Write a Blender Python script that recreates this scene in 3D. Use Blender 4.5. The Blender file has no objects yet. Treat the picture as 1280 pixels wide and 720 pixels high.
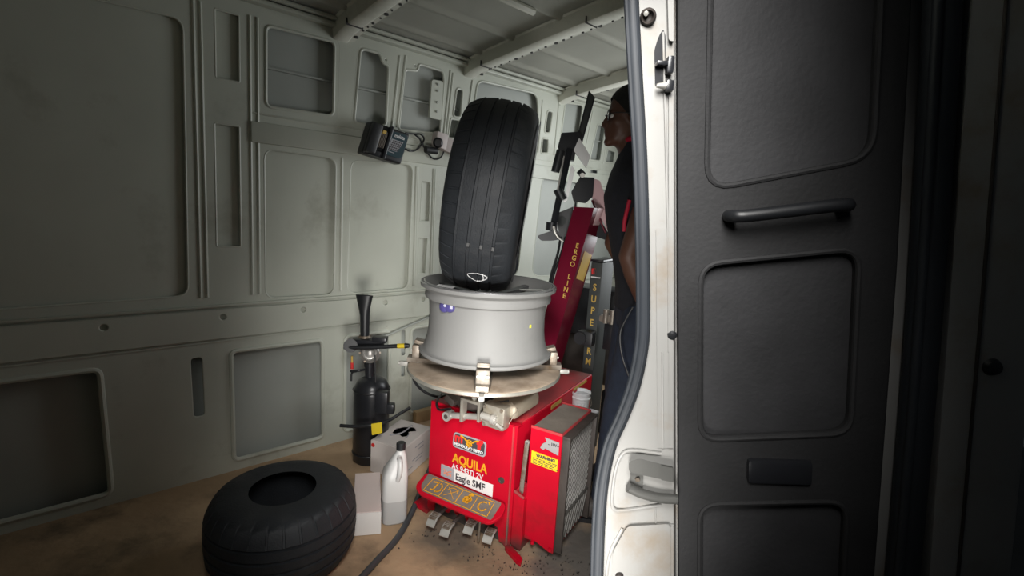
import bpy, bmesh, math, random
from mathutils import Vector as V, Matrix as M
random.seed(4)
SC = bpy.context.scene
COL = SC.collection

# ------------------------------------------------------------------ camera
F = 620.0
EYE = V((0, 0, 1.3))
PITCH, ROLL = math.radians(9), math.radians(3.6)
CD = V((0, math.cos(PITCH), -math.sin(PITCH)))
_U, _R = V((0, math.sin(PITCH), math.cos(PITCH))), V((1, 0, 0))
CR = _R * math.cos(ROLL) + _U * math.sin(ROLL)
CU = _U * math.cos(ROLL) - _R * math.sin(ROLL)
cam = bpy.data.objects.new('camera', bpy.data.cameras.new('camera'))
COL.objects.link(cam)
cam.data.sensor_width = 36
cam.data.lens = F / 1280 * 36
cam.data.clip_start = 0.02
cam.matrix_world = M(((CR.x, CU.x, -CD.x, EYE.x), (CR.y, CU.y, -CD.y, EYE.y), (CR.z, CU.z, -CD.z, EYE.z), (0, 0, 0, 1)))
SC.camera = cam

# ------------------------------------------------------------------ world, lights, exposure
w = bpy.data.worlds.new('world'); SC.world = w; w.use_nodes = True
w.node_tree.nodes['Background'].inputs[0].default_value = (.8, .9, 1, 1)
w.node_tree.nodes['Background'].inputs[1].default_value = .018
SC.view_settings.view_transform = 'Standard'
SC.view_settings.look = 'None'
SC.view_settings.gamma = 1
SC.view_settings.exposure = 0
def area(name, loc, aim, sx, sy, power, col=(1, 1, 1)):
    l = bpy.data.lights.new(name, 'AREA'); l.shape = 'RECTANGLE'; l.size = sx; l.size_y = sy
    l.energy = power; l.color = col
    o = bpy.data.objects.new(name, l); COL.objects.link(o); o.location = loc
    o.rotation_euler = (V(aim) - V(loc)).to_track_quat('-Z', 'Y').to_euler()
    return o
key = area('doorway_daylight', (.04, .22, 1.87), (.06, 2.0, .62), .4, .75, 8.2, (1, .98, .95)); key.data.spread = math.radians(64)
low = area('doorway_low_daylight', (.0, .3, .5), (.0, 2.0, .7), .4, .5, 5.6, (1, .97, .93)); low.data.spread = math.radians(64)
area('cab_window_daylight', (1.3, 3.1, 1.5), (.1, 2.75, 1.25), .9, 1.2, 19, (.95, .98, 1))

# ------------------------------------------------------------------ helpers
def ray(x, y):
    return (CD * F + CR * (x - 640) - CU * (y - 360)).normalized()
def at(x, y, Y):                    # point of the place seen at a pixel, at a depth Y
    d = ray(x, y); return EYE + d * (Y / d.y)

def mat(name, col, rough=.5, metal=0.0, var=.12, scale=6.0, bump=0.0, bscale=40.0, dirt=None, dirt_amt=.5, dscale=3.0, spec=.5, trans=0.0, detail=6):
    m = bpy.data.materials.new(name); m.use_nodes = True
    nt = m.node_tree; n = nt.nodes; L = nt.links
    b = n['Principled BSDF']
    b.inputs['Roughness'].default_value = rough; b.inputs['Metallic'].default_value = metal
    b.inputs['Specular IOR Level'].default_value = spec
    if trans: b.inputs['Transmission Weight'].default_value = trans
    tc = n.new('ShaderNodeTexCoord')
    nz = n.new('ShaderNodeTexNoise'); nz.inputs['Scale'].default_value = scale; nz.inputs['Detail'].default_value = detail
    L.new(tc.outputs['Object'], nz.inputs['Vector'])
    rp = n.new('ShaderNodeValToRGB')
    c = V(col[:3])
    rp.color_ramp.elements[0].position = .3; rp.color_ramp.elements[1].position = .7
    rp.color_ramp.elements[0].color = (*(c * (1 - var)), 1); rp.color_ramp.elements[1].color = (*[min(1, q) for q in c * (1 + var)], 1)
    L.new(nz.outputs['Fac'], rp.inputs['Fac'])
    out = rp.outputs['Color']
    if dirt:
        n2 = n.new('ShaderNodeTexNoise'); n2.inputs['Scale'].default_value = dscale; n2.inputs['Detail'].default_value = 9; n2.inputs['Roughness'].default_value = .65
        L.new(tc.outputs['Object'], n2.inputs['Vector'])
        r2 = n.new('ShaderNodeValToRGB'); r2.color_ramp.elements[0].position = .64 - .3 * dirt_amt; r2.color_ramp.elements[1].position = .8 - .25 * dirt_amt
        L.new(n2.outputs['Fac'], r2.inputs['Fac'])
        mx = n.new('ShaderNodeMixRGB'); mx.inputs['Color2'].default_value = (*dirt, 1)
        L.new(r2.outputs['Color'], mx.inputs['Fac']); L.new(out, mx.inputs['Color1']); out = mx.outputs['Color']
    L.new(out, b.inputs['Base Color'])
    if bump:
        n3 = n.new('ShaderNodeTexNoise'); n3.inputs['Scale'].default_value = bscale; n3.inputs['Detail'].default_value = 5
        L.new(tc.outputs['Object'], n3.inputs['Vector'])
        bp = n.new('ShaderNodeBump'); bp.inputs['Strength'].default_value = bump; bp.inputs['Distance'].default_value = .01
        L.new(n3.outputs['Fac'], bp.inputs['Height']); L.new(bp.outputs['Normal'], b.inputs['Normal'])
    return m

def emat(name, col, s):
    m = mat(name, col); m.node_tree.nodes['Principled BSDF'].inputs['Emission Color'].default_value = (*col, 1)
    m.node_tree.nodes['Principled BSDF'].inputs['Emission Strength'].default_value = s
    return m

def xf(root):                        # world matrix of a root object (roots only are transformed)
    o = root
    while o.parent: o = o.parent
    return M.LocRotScale(o.location, o.rotation_euler, o.scale)

def tag(o, label=None, cat=None, group=None, kind=None):
    if label: o['label'] = label
    if cat: o['category'] = cat
    if group: o['group'] = group
    if kind: o['kind'] = kind
    return o

def empty(name, loc=(0, 0, 0), rz=0, label=None, cat=None, group=None):
    o = bpy.data.objects.new(name, None); COL.objects.link(o)
    o.location = loc; o.rotation_euler = (0, 0, rz); o.empty_display_size = .05
    return tag(o, label, cat, group)

def link(name, bm, m, parent=None, world=False, smooth=True, label=None):
    if world and parent: bm.transform(xf(parent).inverted())
    bmesh.ops.recalc_face_normals(bm, faces=bm.faces)
    me = bpy.data.meshes.new(name); bm.to_mesh(me); bm.free()
    for mm in (m if isinstance(m, (list, tuple)) else [m]): me.materials.append(mm)
    if smooth:
        for p in me.polygons: p.use_smooth = True
        me.set_sharp_from_angle(angle=math.radians(38))
    o = bpy.data.objects.new(name, me); COL.objects.link(o)
    if parent: o.parent = parent
    if label: o['label'] = label
    return o

def new(): return bmesh.new()

def box(bm, c, s, rot=None, bev=0.0, seg=2, taper=None):
    r = bmesh.ops.create_cube(bm, size=1)
    vs = r['verts']
    for v in vs:
        v.co = V((v.co.x * s[0], v.co.y * s[1], v.co.z * s[2]))
        if taper and v.co.z > 0: v.co.x *= taper; v.co.y *= taper
    if bev:
        es = list({e for v in vs for e in v.link_edges})
        g = bmesh.ops.bevel(bm, geom=es, offset=bev, segments=seg, affect='EDGES', profile=.6)
        vs = list({v for f in g['faces'] for v in f.verts} | {v for v in vs if v.is_valid})
    T = M.Translation(V(c))
    if rot is not None: T = T @ (rot.to_4x4() if hasattr(rot, 'to_4x4') else rot)
    for v in vs: v.co = T @ v.co
    return vs

def frame(d, up=None):               # 3x3 with z along d
    d = V(d).normalized()
    u = V(up) if up is not None else (V((0, 0, 1)) if abs(d.z) < .95 else V((1, 0, 0)))
    x = u.cross(d).normalized(); y = d.cross(x)
    return M((x, y, d)).transposed()

def cyl(bm, a, b, r, r2=None, n=20, cap=True):
    a, b = V(a), V(b); r2 = r if r2 is None else r2
    fr = frame(b - a); ra, rb = [], []
    for i in range(n):
        t = 2 * math.pi * i / n; o = fr @ V((math.cos(t), math.sin(t), 0))
        ra.append(bm.verts.new(a + o * r)); rb.append(bm.verts.new(b + o * r2))
    for i in range(n): bm.faces.new((ra[i], ra[(i + 1) % n], rb[(i + 1) % n], rb[i]))
    if cap: bm.faces.new(ra[::-1]); bm.faces.new(rb)

def smooth_pts(pts, k=6):
    pts = [V(p) for p in pts]
    if len(pts) < 3: return pts
    P = [2 * pts[0] - pts[1]] + pts + [2 * pts[-1] - pts[-2]]; out = []
    for i in range(1, len(P) - 2):
        a, b, c, d = P[i - 1:i + 3]
        for j in range(k):
            t = j / k
            out.append(.5 * (2 * b + (c - a) * t + (2 * a - 5 * b + 4 * c - d) * t * t + (3 * b - a - 3 * c + d) * t ** 3))
    return out + [pts[-1]]

def tube(bm, pts, r, n=10, k=6, closed=False, rf=None):
    P = smooth_pts(pts, k) if k > 1 else [V(p) for p in pts]
    rings = []; N = len(P); up = None
    for i, p in enumerate(P):
        t = (P[min(i + 1, N - 1)] - P[max(i - 1, 0)])
        if closed: t = P[(i + 1) % N] - P[i - 1]
        fr = frame(t, up); up = fr.col[1]
        rr = rf(i / (N - 1)) if rf else r
        rings.append([bm.verts.new(p + fr @ V((math.cos(2 * math.pi * j / n) * rr, math.sin(2 * math.pi * j / n) * rr, 0))) for j in range(n)])
    for i in range(N if closed else N - 1):
        A, B = rings[i], rings[(i + 1) % N]
        for j in range(n): bm.faces.new((A[j], A[(j + 1) % n], B[(j + 1) % n], B[j]))
    if not closed: bm.faces.new(rings[0][::-1]); bm.faces.new(rings[-1])

def lathe(bm, prof, o=(0, 0, 0), n=64, rot=None, closed=False):
    o = V(o); rings = []
    for r, z in prof:
        if r < 1e-5: q = V((0, 0, z)); rings.append([bm.verts.new(o + (rot @ q if rot else q))]); continue
        ring = []
        for i in range(n):
            t = 2 * math.pi * i / n; q = V((r * math.cos(t), r * math.sin(t), z))
            ring.append(bm.verts.new(o + (rot @ q if rot else q)))
        rings.append(ring)
    pr = list(zip(rings[:-1], rings[1:])) + ([(rings[-1], rings[0])] if closed else [])
    for A, B in pr:
        for i in range(n):
            j = (i + 1) % n
            if len(A) == 1 and len(B) == 1: continue
            if len(A) == 1: bm.faces.new((A[0], B[i], B[j]))
            elif len(B) == 1: bm.faces.new((A[i], A[j], B[0]))
            else: bm.faces.new((A[i], A[j], B[j], B[i]))

def prism(bm, poly, ax, d0, d1):     # polygon in two axes swept along the third; ax = 'xz','xy','yz'
    def p3(p, d): return {'xz': V((p[0], d, p[1])), 'xy': V((p[0], p[1], d)), 'yz': V((d, p[0], p[1]))}[ax]
    a = [bm.verts.new(p3(p, d0)) for p in poly]; b = [bm.verts.new(p3(p, d1)) for p in poly]
    bm.faces.new(a); bm.faces.new(b[::-1])
    for i in range(len(poly)):
        j = (i + 1) % len(poly); bm.faces.new((a[i], b[i], b[j], a[j]))

def round_poly(pts, r=.02, k=5):
    out = []; n = len(pts)
    for i in range(n):
        a, b, c = V(pts[i - 1]).to_2d(), V(pts[i]).to_2d(), V(pts[(i + 1) % n]).to_2d()
        d1, d2 = (a - b), (c - b); rr = min(r, d1.length * .45, d2.length * .45)
        p, q = b + d1.normalized() * rr, b + d2.normalized() * rr
        for j in range(k + 1):
            t = j / k; out.append(tuple(p * (1 - t) ** 2 + b * 2 * t * (1 - t) + q * t * t))
    return out
def circ(x, y, r, n=16): return [(x + r * math.cos(2 * math.pi * i / n), y + r * math.sin(2 * math.pi * i / n)) for i in range(n)]

def sheet(outer, holes, thick=.003, bev=.003, T=None):   # flat sheet with holes cut out -> bmesh (lies in xy, then T)
    cu = bpy.data.curves.new('c', 'CURVE'); cu.dimensions = '2D'; cu.fill_mode = 'BOTH'; cu.extrude = thick / 2; cu.bevel_depth = bev; cu.bevel_resolution = 1
    for pl in [outer] + holes:
        s = cu.splines.new('POLY'); s.points.add(len(pl) - 1); s.use_cyclic_u = True
        for i, p in enumerate(pl): s.points[i].co = (p[0], p[1], 0, 1)
    return curve_bm(cu, T)
def curve_bm(cu, T=None):
    o = bpy.data.objects.new('c', cu); COL.objects.link(o)
    dg = bpy.context.evaluated_depsgraph_get(); me = bpy.data.meshes.new_from_object(o.evaluated_get(dg))
    bm = new(); bm.from_mesh(me); bpy.data.objects.remove(o); bpy.data.meshes.remove(me); bpy.data.curves.remove(cu)
    if T is not None: bm.transform(T)
    return bm
def text_bm(s, size, T, ext=.0008, bold=0.0, align='LEFT', sx=1.0, space=1.0):
    cu = bpy.data.curves.new('t', 'FONT'); cu.body = s; cu.size = size; cu.extrude = ext; cu.offset = bold; cu.align_x = align; cu.space_character = space
    return curve_bm(cu, T @ M.Diagonal((sx, 1, 1, 1)))
def basis(o, x, y):                   # matrix: local x, y -> given directions at o
    x = V(x).normalized(); y = (V(y) - x * V(y).dot(x)).normalized(); z = x.cross(y)
    return M(((x.x, y.x, z.x, o[0]), (x.y, y.y, z.y, o[1]), (x.z, y.z, z.z, o[2]), (0, 0, 0, 1)))
def merge(a, b):
    me = bpy.data.meshes.new('t'); b.to_mesh(me); b.free(); a.from_mesh(me); bpy.data.meshes.remove(me); return a

# ------------------------------------------------------------------ materials
PAINT = mat('van_paint', (.50, .52, .45), .38, var=.06, scale=3, bump=.03, bscale=8, dirt=(.33, .33, .27), dirt_amt=.25, dscale=2.2)
SKIN_OUT = mat('outer_skin_metal', (.36, .38, .35), .45, var=.1, scale=2.5, bump=.03, bscale=5)
DARKHOLE = mat('cavity', (.05, .05, .05), .8)  # dark colour replaces the shade inside holes; seams share it
CEIL = mat('roof_paint', (.68, .68, .60), .4, var=.08, scale=2, bump=.03, bscale=6, dirt=(.42, .42, .36), dirt_amt=.3, dscale=2)
FLOORM = mat('plywood_floor', (.44, .305, .185), .75, var=.22, scale=3.5, bump=.35, bscale=30, dirt=(.2, .145, .09), dirt_amt=.5, dscale=4)
WOOD = mat('plank_wood', (.42, .29, .15), .7, var=.2, scale=12)
RUBBER = mat('tyre_rubber', (.016, .019, .023), .62, var=.2, scale=9, bump=.15, bscale=160, dirt=(.036, .037, .039), dirt_amt=.35, dscale=5)
SEALM = mat('seal_rubber', (.02, .024, .03), .6, var=.15, scale=10)
ALLOY = mat('alloy_paint', (.195, .195, .19), .6, .0, var=.04, scale=5, dirt=(.16, .16, .155), dirt_amt=.15, dscale=4)
CHROME = mat('bright_steel', (.42, .41, .38), .33, .4, var=.15, scale=20, bump=.05)
STEEL = mat('worn_steel', (.25, .22, .185), .45, .4, var=.3, scale=14, bump=.15, bscale=60, dirt=(.12, .08, .045), dirt_amt=.6, dscale=9)
TABLE = mat('turntable_steel', (.40, .32, .245), .55, .1, var=.3, scale=9, bump=.12, bscale=70, dirt=(.2, .14, .09), dirt_amt=.5, dscale=6)
RED = mat('machine_red', (.42, .003, .016), .38, var=.1, scale=5, dirt=(.26, .008, .014), dirt_amt=.3, dscale=4, spec=.2)
REDDIRT = mat('dusty_red_top', (.36, .03, .035), .55, var=.2, scale=5, dirt=(.13, .07, .06), dirt_amt=.6, dscale=4)
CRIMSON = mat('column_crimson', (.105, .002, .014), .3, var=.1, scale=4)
PINK_SHEEN = mat('crimson_painted_sheen', (.62, .42, .43), .25, var=.08, scale=4)  # pale reflection on the crimson right sides, put into the colour
BLACK = mat('black_plastic', (.012, .013, .015), .42, var=.2, scale=8)
BLACKMET = mat('black_paint_metal', (.016, .017, .02), .3, .1, var=.2, scale=8)
DGREEN = mat('dark_grey_paint', (.03, .035, .034), .65, var=.15, scale=6)
GREASE = mat('dusty_grey', (.15, .13, .11), .7, var=.25, scale=9, bump=.2, bscale=50)
DGREASE = mat('greasy_black', (.04, .032, .028), .6, var=.3, scale=12, bump=.2, bscale=40)
WHITE = mat('white_board', (.66, .64, .62), .6, var=.04, scale=5)
PINKW = mat('pinkish_card', (.66, .56, .53), .65, var=.04, scale=5)
CARTON = mat('printed_carton', (.60, .55, .52), .6, var=.06, scale=4)
PLAST = mat('milky_plastic', (.55, .55, .54), .35, var=.04, scale=4)
PLASTLOW = mat('milky_plastic_filled', (.40, .40, .395), .35, var=.03, scale=4)
YEL = mat('yellow_print', (.62, .46, .015), .5, var=.05)
ORANGE = mat('orange_print', (.62, .29, .012), .5, var=.12, scale=30)
GOLD = mat('gold_print', (.50, .33, .07), .45, var=.1)
WPRINT = mat('white_print', (.62, .62, .62), .5, var=.03)
GPRINT = mat('grey_print', (.30, .30, .32), .5, var=.05)
KPRINT = mat('dark_print', (.05, .045, .05), .5)
RPRINT = mat('red_print', (.6, .02, .02), .5)
TEAL = mat('teal_label', (.003, .028, .038), .4, var=.1)
PURPLE = mat('violet_plastic', (.075, .065, .22), .35, var=.1, scale=40)
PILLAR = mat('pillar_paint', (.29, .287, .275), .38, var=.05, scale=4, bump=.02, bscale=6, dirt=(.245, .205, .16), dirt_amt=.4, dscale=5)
HINGEM = mat('hinge_grey', (.115, .115, .108), .4, .3, var=.12, scale=12)
SKINM = mat('person_skin', (.095, .042, .026), .5, var=.1, scale=8)
NAVY = mat('navy_cloth', (.008, .009, .014), .9, var=.2, scale=30, bump=.25, bscale=60)
TROUS = mat('trouser_cloth', (.012, .018, .034), .9, var=.2, scale=30, bump=.3, bscale=40)
PIPING = mat('red_piping', (.42, .006, .03), .6)
GLASSM = mat('lens_glass', (.6, .62, .65), .08, .0, spec=.9, trans=.6)
HAIR = mat('black_hair', (.006, .006, .006), .85, bump=.4, bscale=120)
CLOTHRED = PIPING
BUCKET = mat('bucket_plastic', (.72, .74, .76), .35, var=.04)
CONC = mat('workshop_floor', (.16, .16, .155), .8, var=.2, scale=3)
SHEETM = mat('partition_metal', (.30, .30, .28), .6, var=.05)
GREYPL = mat('ledge_grey', (.40, .40, .40), .6, var=.1)

# ------------------------------------------------------------------ the van shell
AZ = math.radians(43)
DW = 2.45
WLOC = V((-DW * math.sin(AZ), DW * math.cos(AZ), 0))
WT = M.Translation(WLOC) @ M.Rotation(AZ, 4, 'Z')       # wall frame: x along the wall, y outwards, z up
def wpt(s, off, z): return WT @ V((s, -off, z))          # off = distance into the van
XZ = M.Rotation(math.pi / 2, 4, 'X')                     # sheet in xy -> xz plane

def wroot(o, loc=None): o.location = loc or WLOC; o.rotation_euler = (0, 0, AZ); return o

WINDOWS = [
    (round_poly([(.73, 2.02), (1.035, 2.03), (1.03, 1.69), (.725, 1.68)], .03), 'window_cavity'),
    (round_poly([(1.165, 2.035), (1.27, 2.035), (1.282, 1.995), (1.318, 1.985), (1.311, 1.685), (1.135, 1.675)], .03), 'window_cavity'),
    (round_poly([(1.412, 1.99), (1.49, 2.0), (1.497, 2.038), (1.65, 2.036), (1.662, 1.99), (1.648, 1.695), (1.384, 1.68)], .02), 'window_cavity'),
    (round_poly([(1.749, 1.965), (1.795, 1.967), (1.786, 1.806), (1.731, 1.804)], .022), 'slot'),
    (round_poly([(1.717, 1.793), (1.782, 1.795), (1.766, 1.684), (1.70, 1.68)], .012), 'slot'),
    (round_poly([(1.898, 2.04), (2.395, 2.06), (2.42, 1.95), (2.40, 1.72), (1.86, 1.71)], .05), 'window_cavity'),
    (round_poly([(2.504, 1.975), (2.558, 1.977), (2.542, 1.827), (2.486, 1.825)], .024), 'slot'),
    (round_poly([(2.473, 1.789), (2.533, 1.792), (2.536, 1.695), (2.468, 1.687)], .015), 'slot'),
    (round_poly([(2.675, 2.055), (2.868, 2.075), (2.845, 1.80), (2.655, 1.79)], .03), 'window_cavity'),
    (round_poly([(3.05, 1.97), (3.15, 1.97), (3.12, 1.705), (2.99, 1.70)], .02), 'slot'),
    (round_poly([(3.2, 1.804), (3.301, 1.80), (3.291, 1.709), (3.181, 1.701)], .02), 'slot'),
    (round_poly([(3.40, 2.03), (3.8, 2.03), (3.8, 1.70), (3.36, 1.70)], .05), 'window_cavity'),
]
RECESS = [
    (round_poly([(-.34, 1.93), (.425, 1.96), (.405, .85), (-.36, .84)], .05), .012),
    (round_poly([(.535, 2.03), (.625, 2.03), (.622, 1.76), (.532, 1.76)], .008), .012),
    (round_poly([(.522, 1.58), (.617, 1.58), (.612, 1.06), (.516, 1.06)], .008), .012),
    (round_poly([(.715, 1.50), (1.045, 1.495), (1.04, .81), (.71, .815)], .05), .012),
    (round_poly([(1.12, 1.495), (1.48, 1.51), (1.472, .815), (1.11, .81)], .05), .012),
    (round_poly([(1.54, 1.425), (1.598, 1.425), (1.596, 1.2), (1.534, 1.2)], .006), .010),
    (round_poly([(1.531, 1.108), (1.59, 1.108), (1.584, .898), (1.528, .898)], .006), .010),
    (round_poly([(1.70, 1.50), (2.36, 1.54), (2.33, .84), (1.68, .83)], .09), .03),
    (round_poly([(2.50, 1.55), (2.9, 1.55), (2.88, .84), (2.46, .84)], .09), .02),
    (round_poly([(3.05, 1.50), (3.6, 1.50), (3.58, .84), (3.03, .84)], .09), .02),
    (round_poly([(3.01, 1.635), (3.1, 1.637), (3.1, 1.607), (3.012, 1.605)], .012), .04),
]
LOWER = [
    round_poly([(-.35, .585), (.10, .582), (.11, .05), (-.35, .05)], .03),
    round_poly([(.40, .578), (.45, .578), (.452, .30), (.404, .30)], .02),
    round_poly([(.56, .585), (.98, .582), (.985, .05), (.56, .05)], .03),
    round_poly([(1.10, .585), (1.36, .582), (1.37, .05), (1.10, .05)], .03),
    round_poly([(1.50, .583), (1.95, .59), (1.97, .05), (1.505, .05)], .035),
    round_poly([(2.1, .583), (2.6, .59), (2.62, .05), (2.105, .05)], .035),
    round_poly([(1.433, .578), (1.466, .578), (1.469, .42), (1.436, .42)], .016),
    round_poly([(1.438, .368), (1.470, .368), (1.472, .292), (1.440, .292)], .016),
]
SMALL = [circ(1.302, 2.012, .008), circ(1.473, 2.022, .008), circ(1.342, .609, .005), circ(2.62, 2.03, .008), circ(1.10, 1.60, .012)]

def build_wall(name, s0, s1, T=None, z1=2.12, keep=lambda c: True):
    """inner skin of the load space wall between s0 and s1, its cavities and beads; T moves the whole wall elsewhere"""
    def inside(pl): return all(s0 + .004 < p[0] < s1 - .004 and p[1] < z1 for p in pl)
    def clip(pl):
        q = [(min(max(p[0], s0 + .004), s1 - .004), p[1]) for p in pl]
        return q if max(p[0] for p in q) - min(p[0] for p in q) > .02 and max(p[1] for p in q) < z1 else None
    win = [(clip(p), n) for p, n in WINDOWS if clip(p)]; rec = [(clip(p), d) for p, d in RECESS if clip(p)]
    low = [clip(p) for p in LOWER if clip(p)]; sm = [p for p in SMALL if inside(p)]
    TT = T if T is not None else WT
    def place(o):
        o.matrix_world = TT; return o
    bm = sheet([(s0, 0), (s1, 0), (s1, z1), (s0, z1)], [p for p, _ in win] + [p for p, _ in rec] + low + sm, .003, .004, XZ)
    wl = place(link(name, bm, PAINT)); tag(wl, kind='structure')
    def child(nm, bm, m, **k): o = link(nm, bm, m, wl, **k); return o
    # outer skin behind the cut-outs
    bm = new(); box(bm, ((s0 + s1) / 2, .036, 1.88), (s1 - s0, .004, .46)); box(bm, ((s0 + s1) / 2, .026, 1.852), (s1 - s0, .018, .009))
    if z1 > 2: child('outer_skin', bm, SKIN_OUT)
    else: bm.free()
    bm = new(); box(bm, ((s0 + s1) / 2, .055, .4), (s1 - s0, .004, .8)); child('outer_skin', bm, SKIN_OUT)
    for pl, d in rec:
        b = sheet(pl, [], .002, .001, M.Translation((0, d, 0)) @ XZ); child('recess_panel', b, PAINT if d < .018 else SKIN_OUT)
        b = new(); pts = [V((p[0], -.002, p[1])) for p in pl]; tube(b, pts, .005, 8, 1, True); child('panel_lip', b, PAINT)
    for pl, nm in win:
        b = new(); tube(b, [V((p[0], -.003, p[1])) for p in pl], .0075, 8, 1, True); child('panel_lip', b, PAINT)
        c = [sum(p[i] for p in pl) / len(pl) for i in (0, 1)]
        big = [(c[0] + (p[0] - c[0]) * 1.16, c[1] + (p[1] - c[1]) * 1.08) for p in pl]
        if nm == 'window_cavity':
            b = new(); tube(b, [V((p[0], .0, p[1])) for p in big], .006, 6, 1, True); child('panel_lip', b, PAINT)
        b = new()      # cavity walls
        a = [b.verts.new((p[0], .0, p[1])) for p in pl]; e = [b.verts.new((p[0] * 1.0, .034, p[1])) for p in pl]
        for i in range(len(pl)): j = (i + 1) % len(pl); b.faces.new((a[i], a[j], e[j], e[i]))
        if nm == 'window_cavity': b.free()
        else: child('cavity_wall', b, SKIN_OUT)
    for pl in low:
        if len(pl) == 24 and max(p[0] for p in pl) - min(p[0] for p in pl) > .1:
            b = new(); tube(b, [V((p[0], -.004, p[1])) for p in pl], .011, 8, 1, True); child('panel_lip', b, PAINT)
    # the waist rail with its round holes, the seams above and below
    hs = [circ(x, .749, .0165, 20) for x in (-.2, .12, .53, .88, 1.324, 1.566, 1.81, 2.05, 2.3, 2.55) if s0 + .02 < x < s1 - .02]
    b = sheet([(s0, .655), (s1, .650), (s1, .775), (s0, .782)], hs, .004, .004, M.Translation((0, -.012, 0)) @ XZ); child('waist_rail', b, PAINT)
    for h in hs:
        c = (sum(p[0] for p in h) / 20, sum(p[1] for p in h) / 20)
        b = new(); lathe(b, [(.0155, 0), (.021, -.004), (.024, .001)], (c[0], -.016, c[1]), 20, M.Rotation(math.pi / 2, 3, 'X')); child('hole_collar', b, PAINT)
        b = new(); box(b, (c[0], -.004, c[1]), (.045, .002, .045)); child('hole_backing', b, DARKHOLE)  # dark plate in place of the shade behind the hole
    b = new(); box(b, ((s0 + s1) / 2, -.01, .80), (s1 - s0, .02, .012), bev=.004); box(b, ((s0 + s1) / 2, -.005, .638), (s1 - s0, .01, .006)); child('waist_ledge', b, PAINT)
    b = new(); sb_ = .66
    box(b, ((sb_ + s1) / 2, -.008, 1.565), (s1 - sb_, .016, .09), bev=.007); box(b, ((sb_ + s1) / 2, -.004, 1.645), (s1 - sb_, .01, .008), bev=.003)
    box(b, ((sb_ + s1) / 2, -.004, 1.525), (s1 - sb_, .01, .006))
    child('belt_rail', b, PAINT)
    for s, a, z0, zt in [(.45, .01, .84, 2.04), (.475, .01, .84, 2.04), (.655, .01, .84, 2.04), (.685, .01, .84, 2.04), (1.075, .0, .83, 1.5), (1.345, .035, 1.69, 2.05), (1.375, .04, 1.69, 2.06), (1.672, .03, 1.69, 2.05), (1.69, .03, 1.68, 2.04), (1.505, -.005, .83, 1.5), (1.515, -.005, .83, 1.5), (1.618, -.005, .83, 1.5), (1.63, -.006, .83, 1.5),
                         (1.82, .04, 1.69, 2.03), (2.44, .01, 1.69, 2.03), (2.6, .01, 1.69, 2.05), (2.92, .06, 1.69, 2.05), (3.16, .03, 1.69, 2.05)]:
        if s0 < s < s1 - .06 and zt < z1:
            b = new(); tube(b, [(s, -.004, z0), (s + a, -.004, zt)], .007, 8, 1); child('pressed_bead', b, PAINT)
    return wl

wall_l = build_wall('wall_left', -.8, 4.6)
# bracket flap in the second cut-out
bm = new(); prism(bm, round_poly([(1.578, 1.975), (1.652, 1.98), (1.648, 1.77), (1.57, 1.772)], .015), 'xz', -.012, .006)
fl = link('bracket_flap', bm, PAINT, wall_l)
bm = new()
for z in (1.81, 1.86, 1.92, 1.955): cyl(bm, (1.615, -.02, z), (1.615, -.008, z + .002), .006, n=8)
link('flap_clip', bm, SKIN_OUT, fl)
# diagonal stay rod
bm = new(); tube(bm, [(1.27, -.03, .545), (1.45, -.03, .60), (1.66, -.03, .655)], .0065, 8); link('stay_rod', bm, SKIN_OUT, wall_l)
bm = new(); box(bm, (1.9, -.03, .035), (.75, .04, .07), bev=.004); link('wood_batten', bm, WOOD, wall_l)

# ceiling: a gently rising roof skin with lengthwise swages, across it the bows
def roof_z(o): return 2.125 + .10 * o - .012 * o * o
prof = []; o = -.02
while o < 1.98:
    sw = 0
    for c in (.16, .42, .74, 1.06, 1.4): sw += .014 * math.exp(-((o - c) / .022) ** 2)
    prof.append((o, roof_z(o) - sw)); o += .0115
bm = new()
ss = [-.8 + .25 * i for i in range(23)]
g = [[bm.verts.new((s, -p[0], p[1])) for p in prof] for s in ss]
for i in range(len(ss) - 1):
    for j in range(len(prof) - 1): bm.faces.new((g[i][j], g[i][j + 1], g[i + 1][j + 1], g[i + 1][j]))
bmesh.ops.solidify(bm, geom=list(bm.faces), thickness=-.004)
ceil = wroot(tag(link('ceiling', bm, CEIL), kind='structure'))
def bow(s, wd=.085):
    bm = new(); N = 24
    offs = [.0 + 1.94 * i / N for i in range(N + 1)]
    hz = lambda o: roof_z(o) - .068 - .02 * math.exp(-(o / .06) ** 2)
    for x0, x1, dz0, dz1 in ((s, s + .006, -.004, .075), (s + wd - .006, s + wd, -.004, .075)):
        pass
    sec = [(s - .012, .066), (s, .060), (s + .006, .004), (s + .014, 0), (s + wd - .014, 0), (s + wd - .006, .004), (s + wd, .012), (s + wd + .028, .014), (s + wd + .03, .02), (s + wd + .004, .022), (s + wd + .002, .07)]
    rows = [[bm.verts.new((x, -o, hz(o) + dz)) for x, dz in sec] for o in offs]
    for i in range(N):
        for j in range(len(sec) - 1): bm.faces.new((rows[i][j], rows[i][j + 1], rows[i + 1][j + 1], rows[i + 1][j]))
    b = link('roof_bow', bm, CEIL, ceil)
    bm = new(); o = .05
    k = 0
    while o < 1.6:
        r = .009 if k % 5 == 0 else (.0055 if k % 2 else .004)
        cyl(bm, (s + wd + .015, -o, hz(o) + .008), (s + wd + .015, -o, hz(o) + .016), r * 1.2, n=10); o += .05 + .02 * (k % 3 == 0); k += 1
    link('bow_hole_disc', bm, DARKHOLE, b)  # solid dark discs drawn for the shade in each hole
    for q in (.165, .9):
        bm = new(); box(bm, (s + .038, -q, hz(q) + .01), (wd * .97, .003, .03)); link('bow_seam', bm, DARKHOLE, b)
    return b
for s in (.22, 1.02, 1.79, 2.6, 3.4): bow(s)
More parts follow.
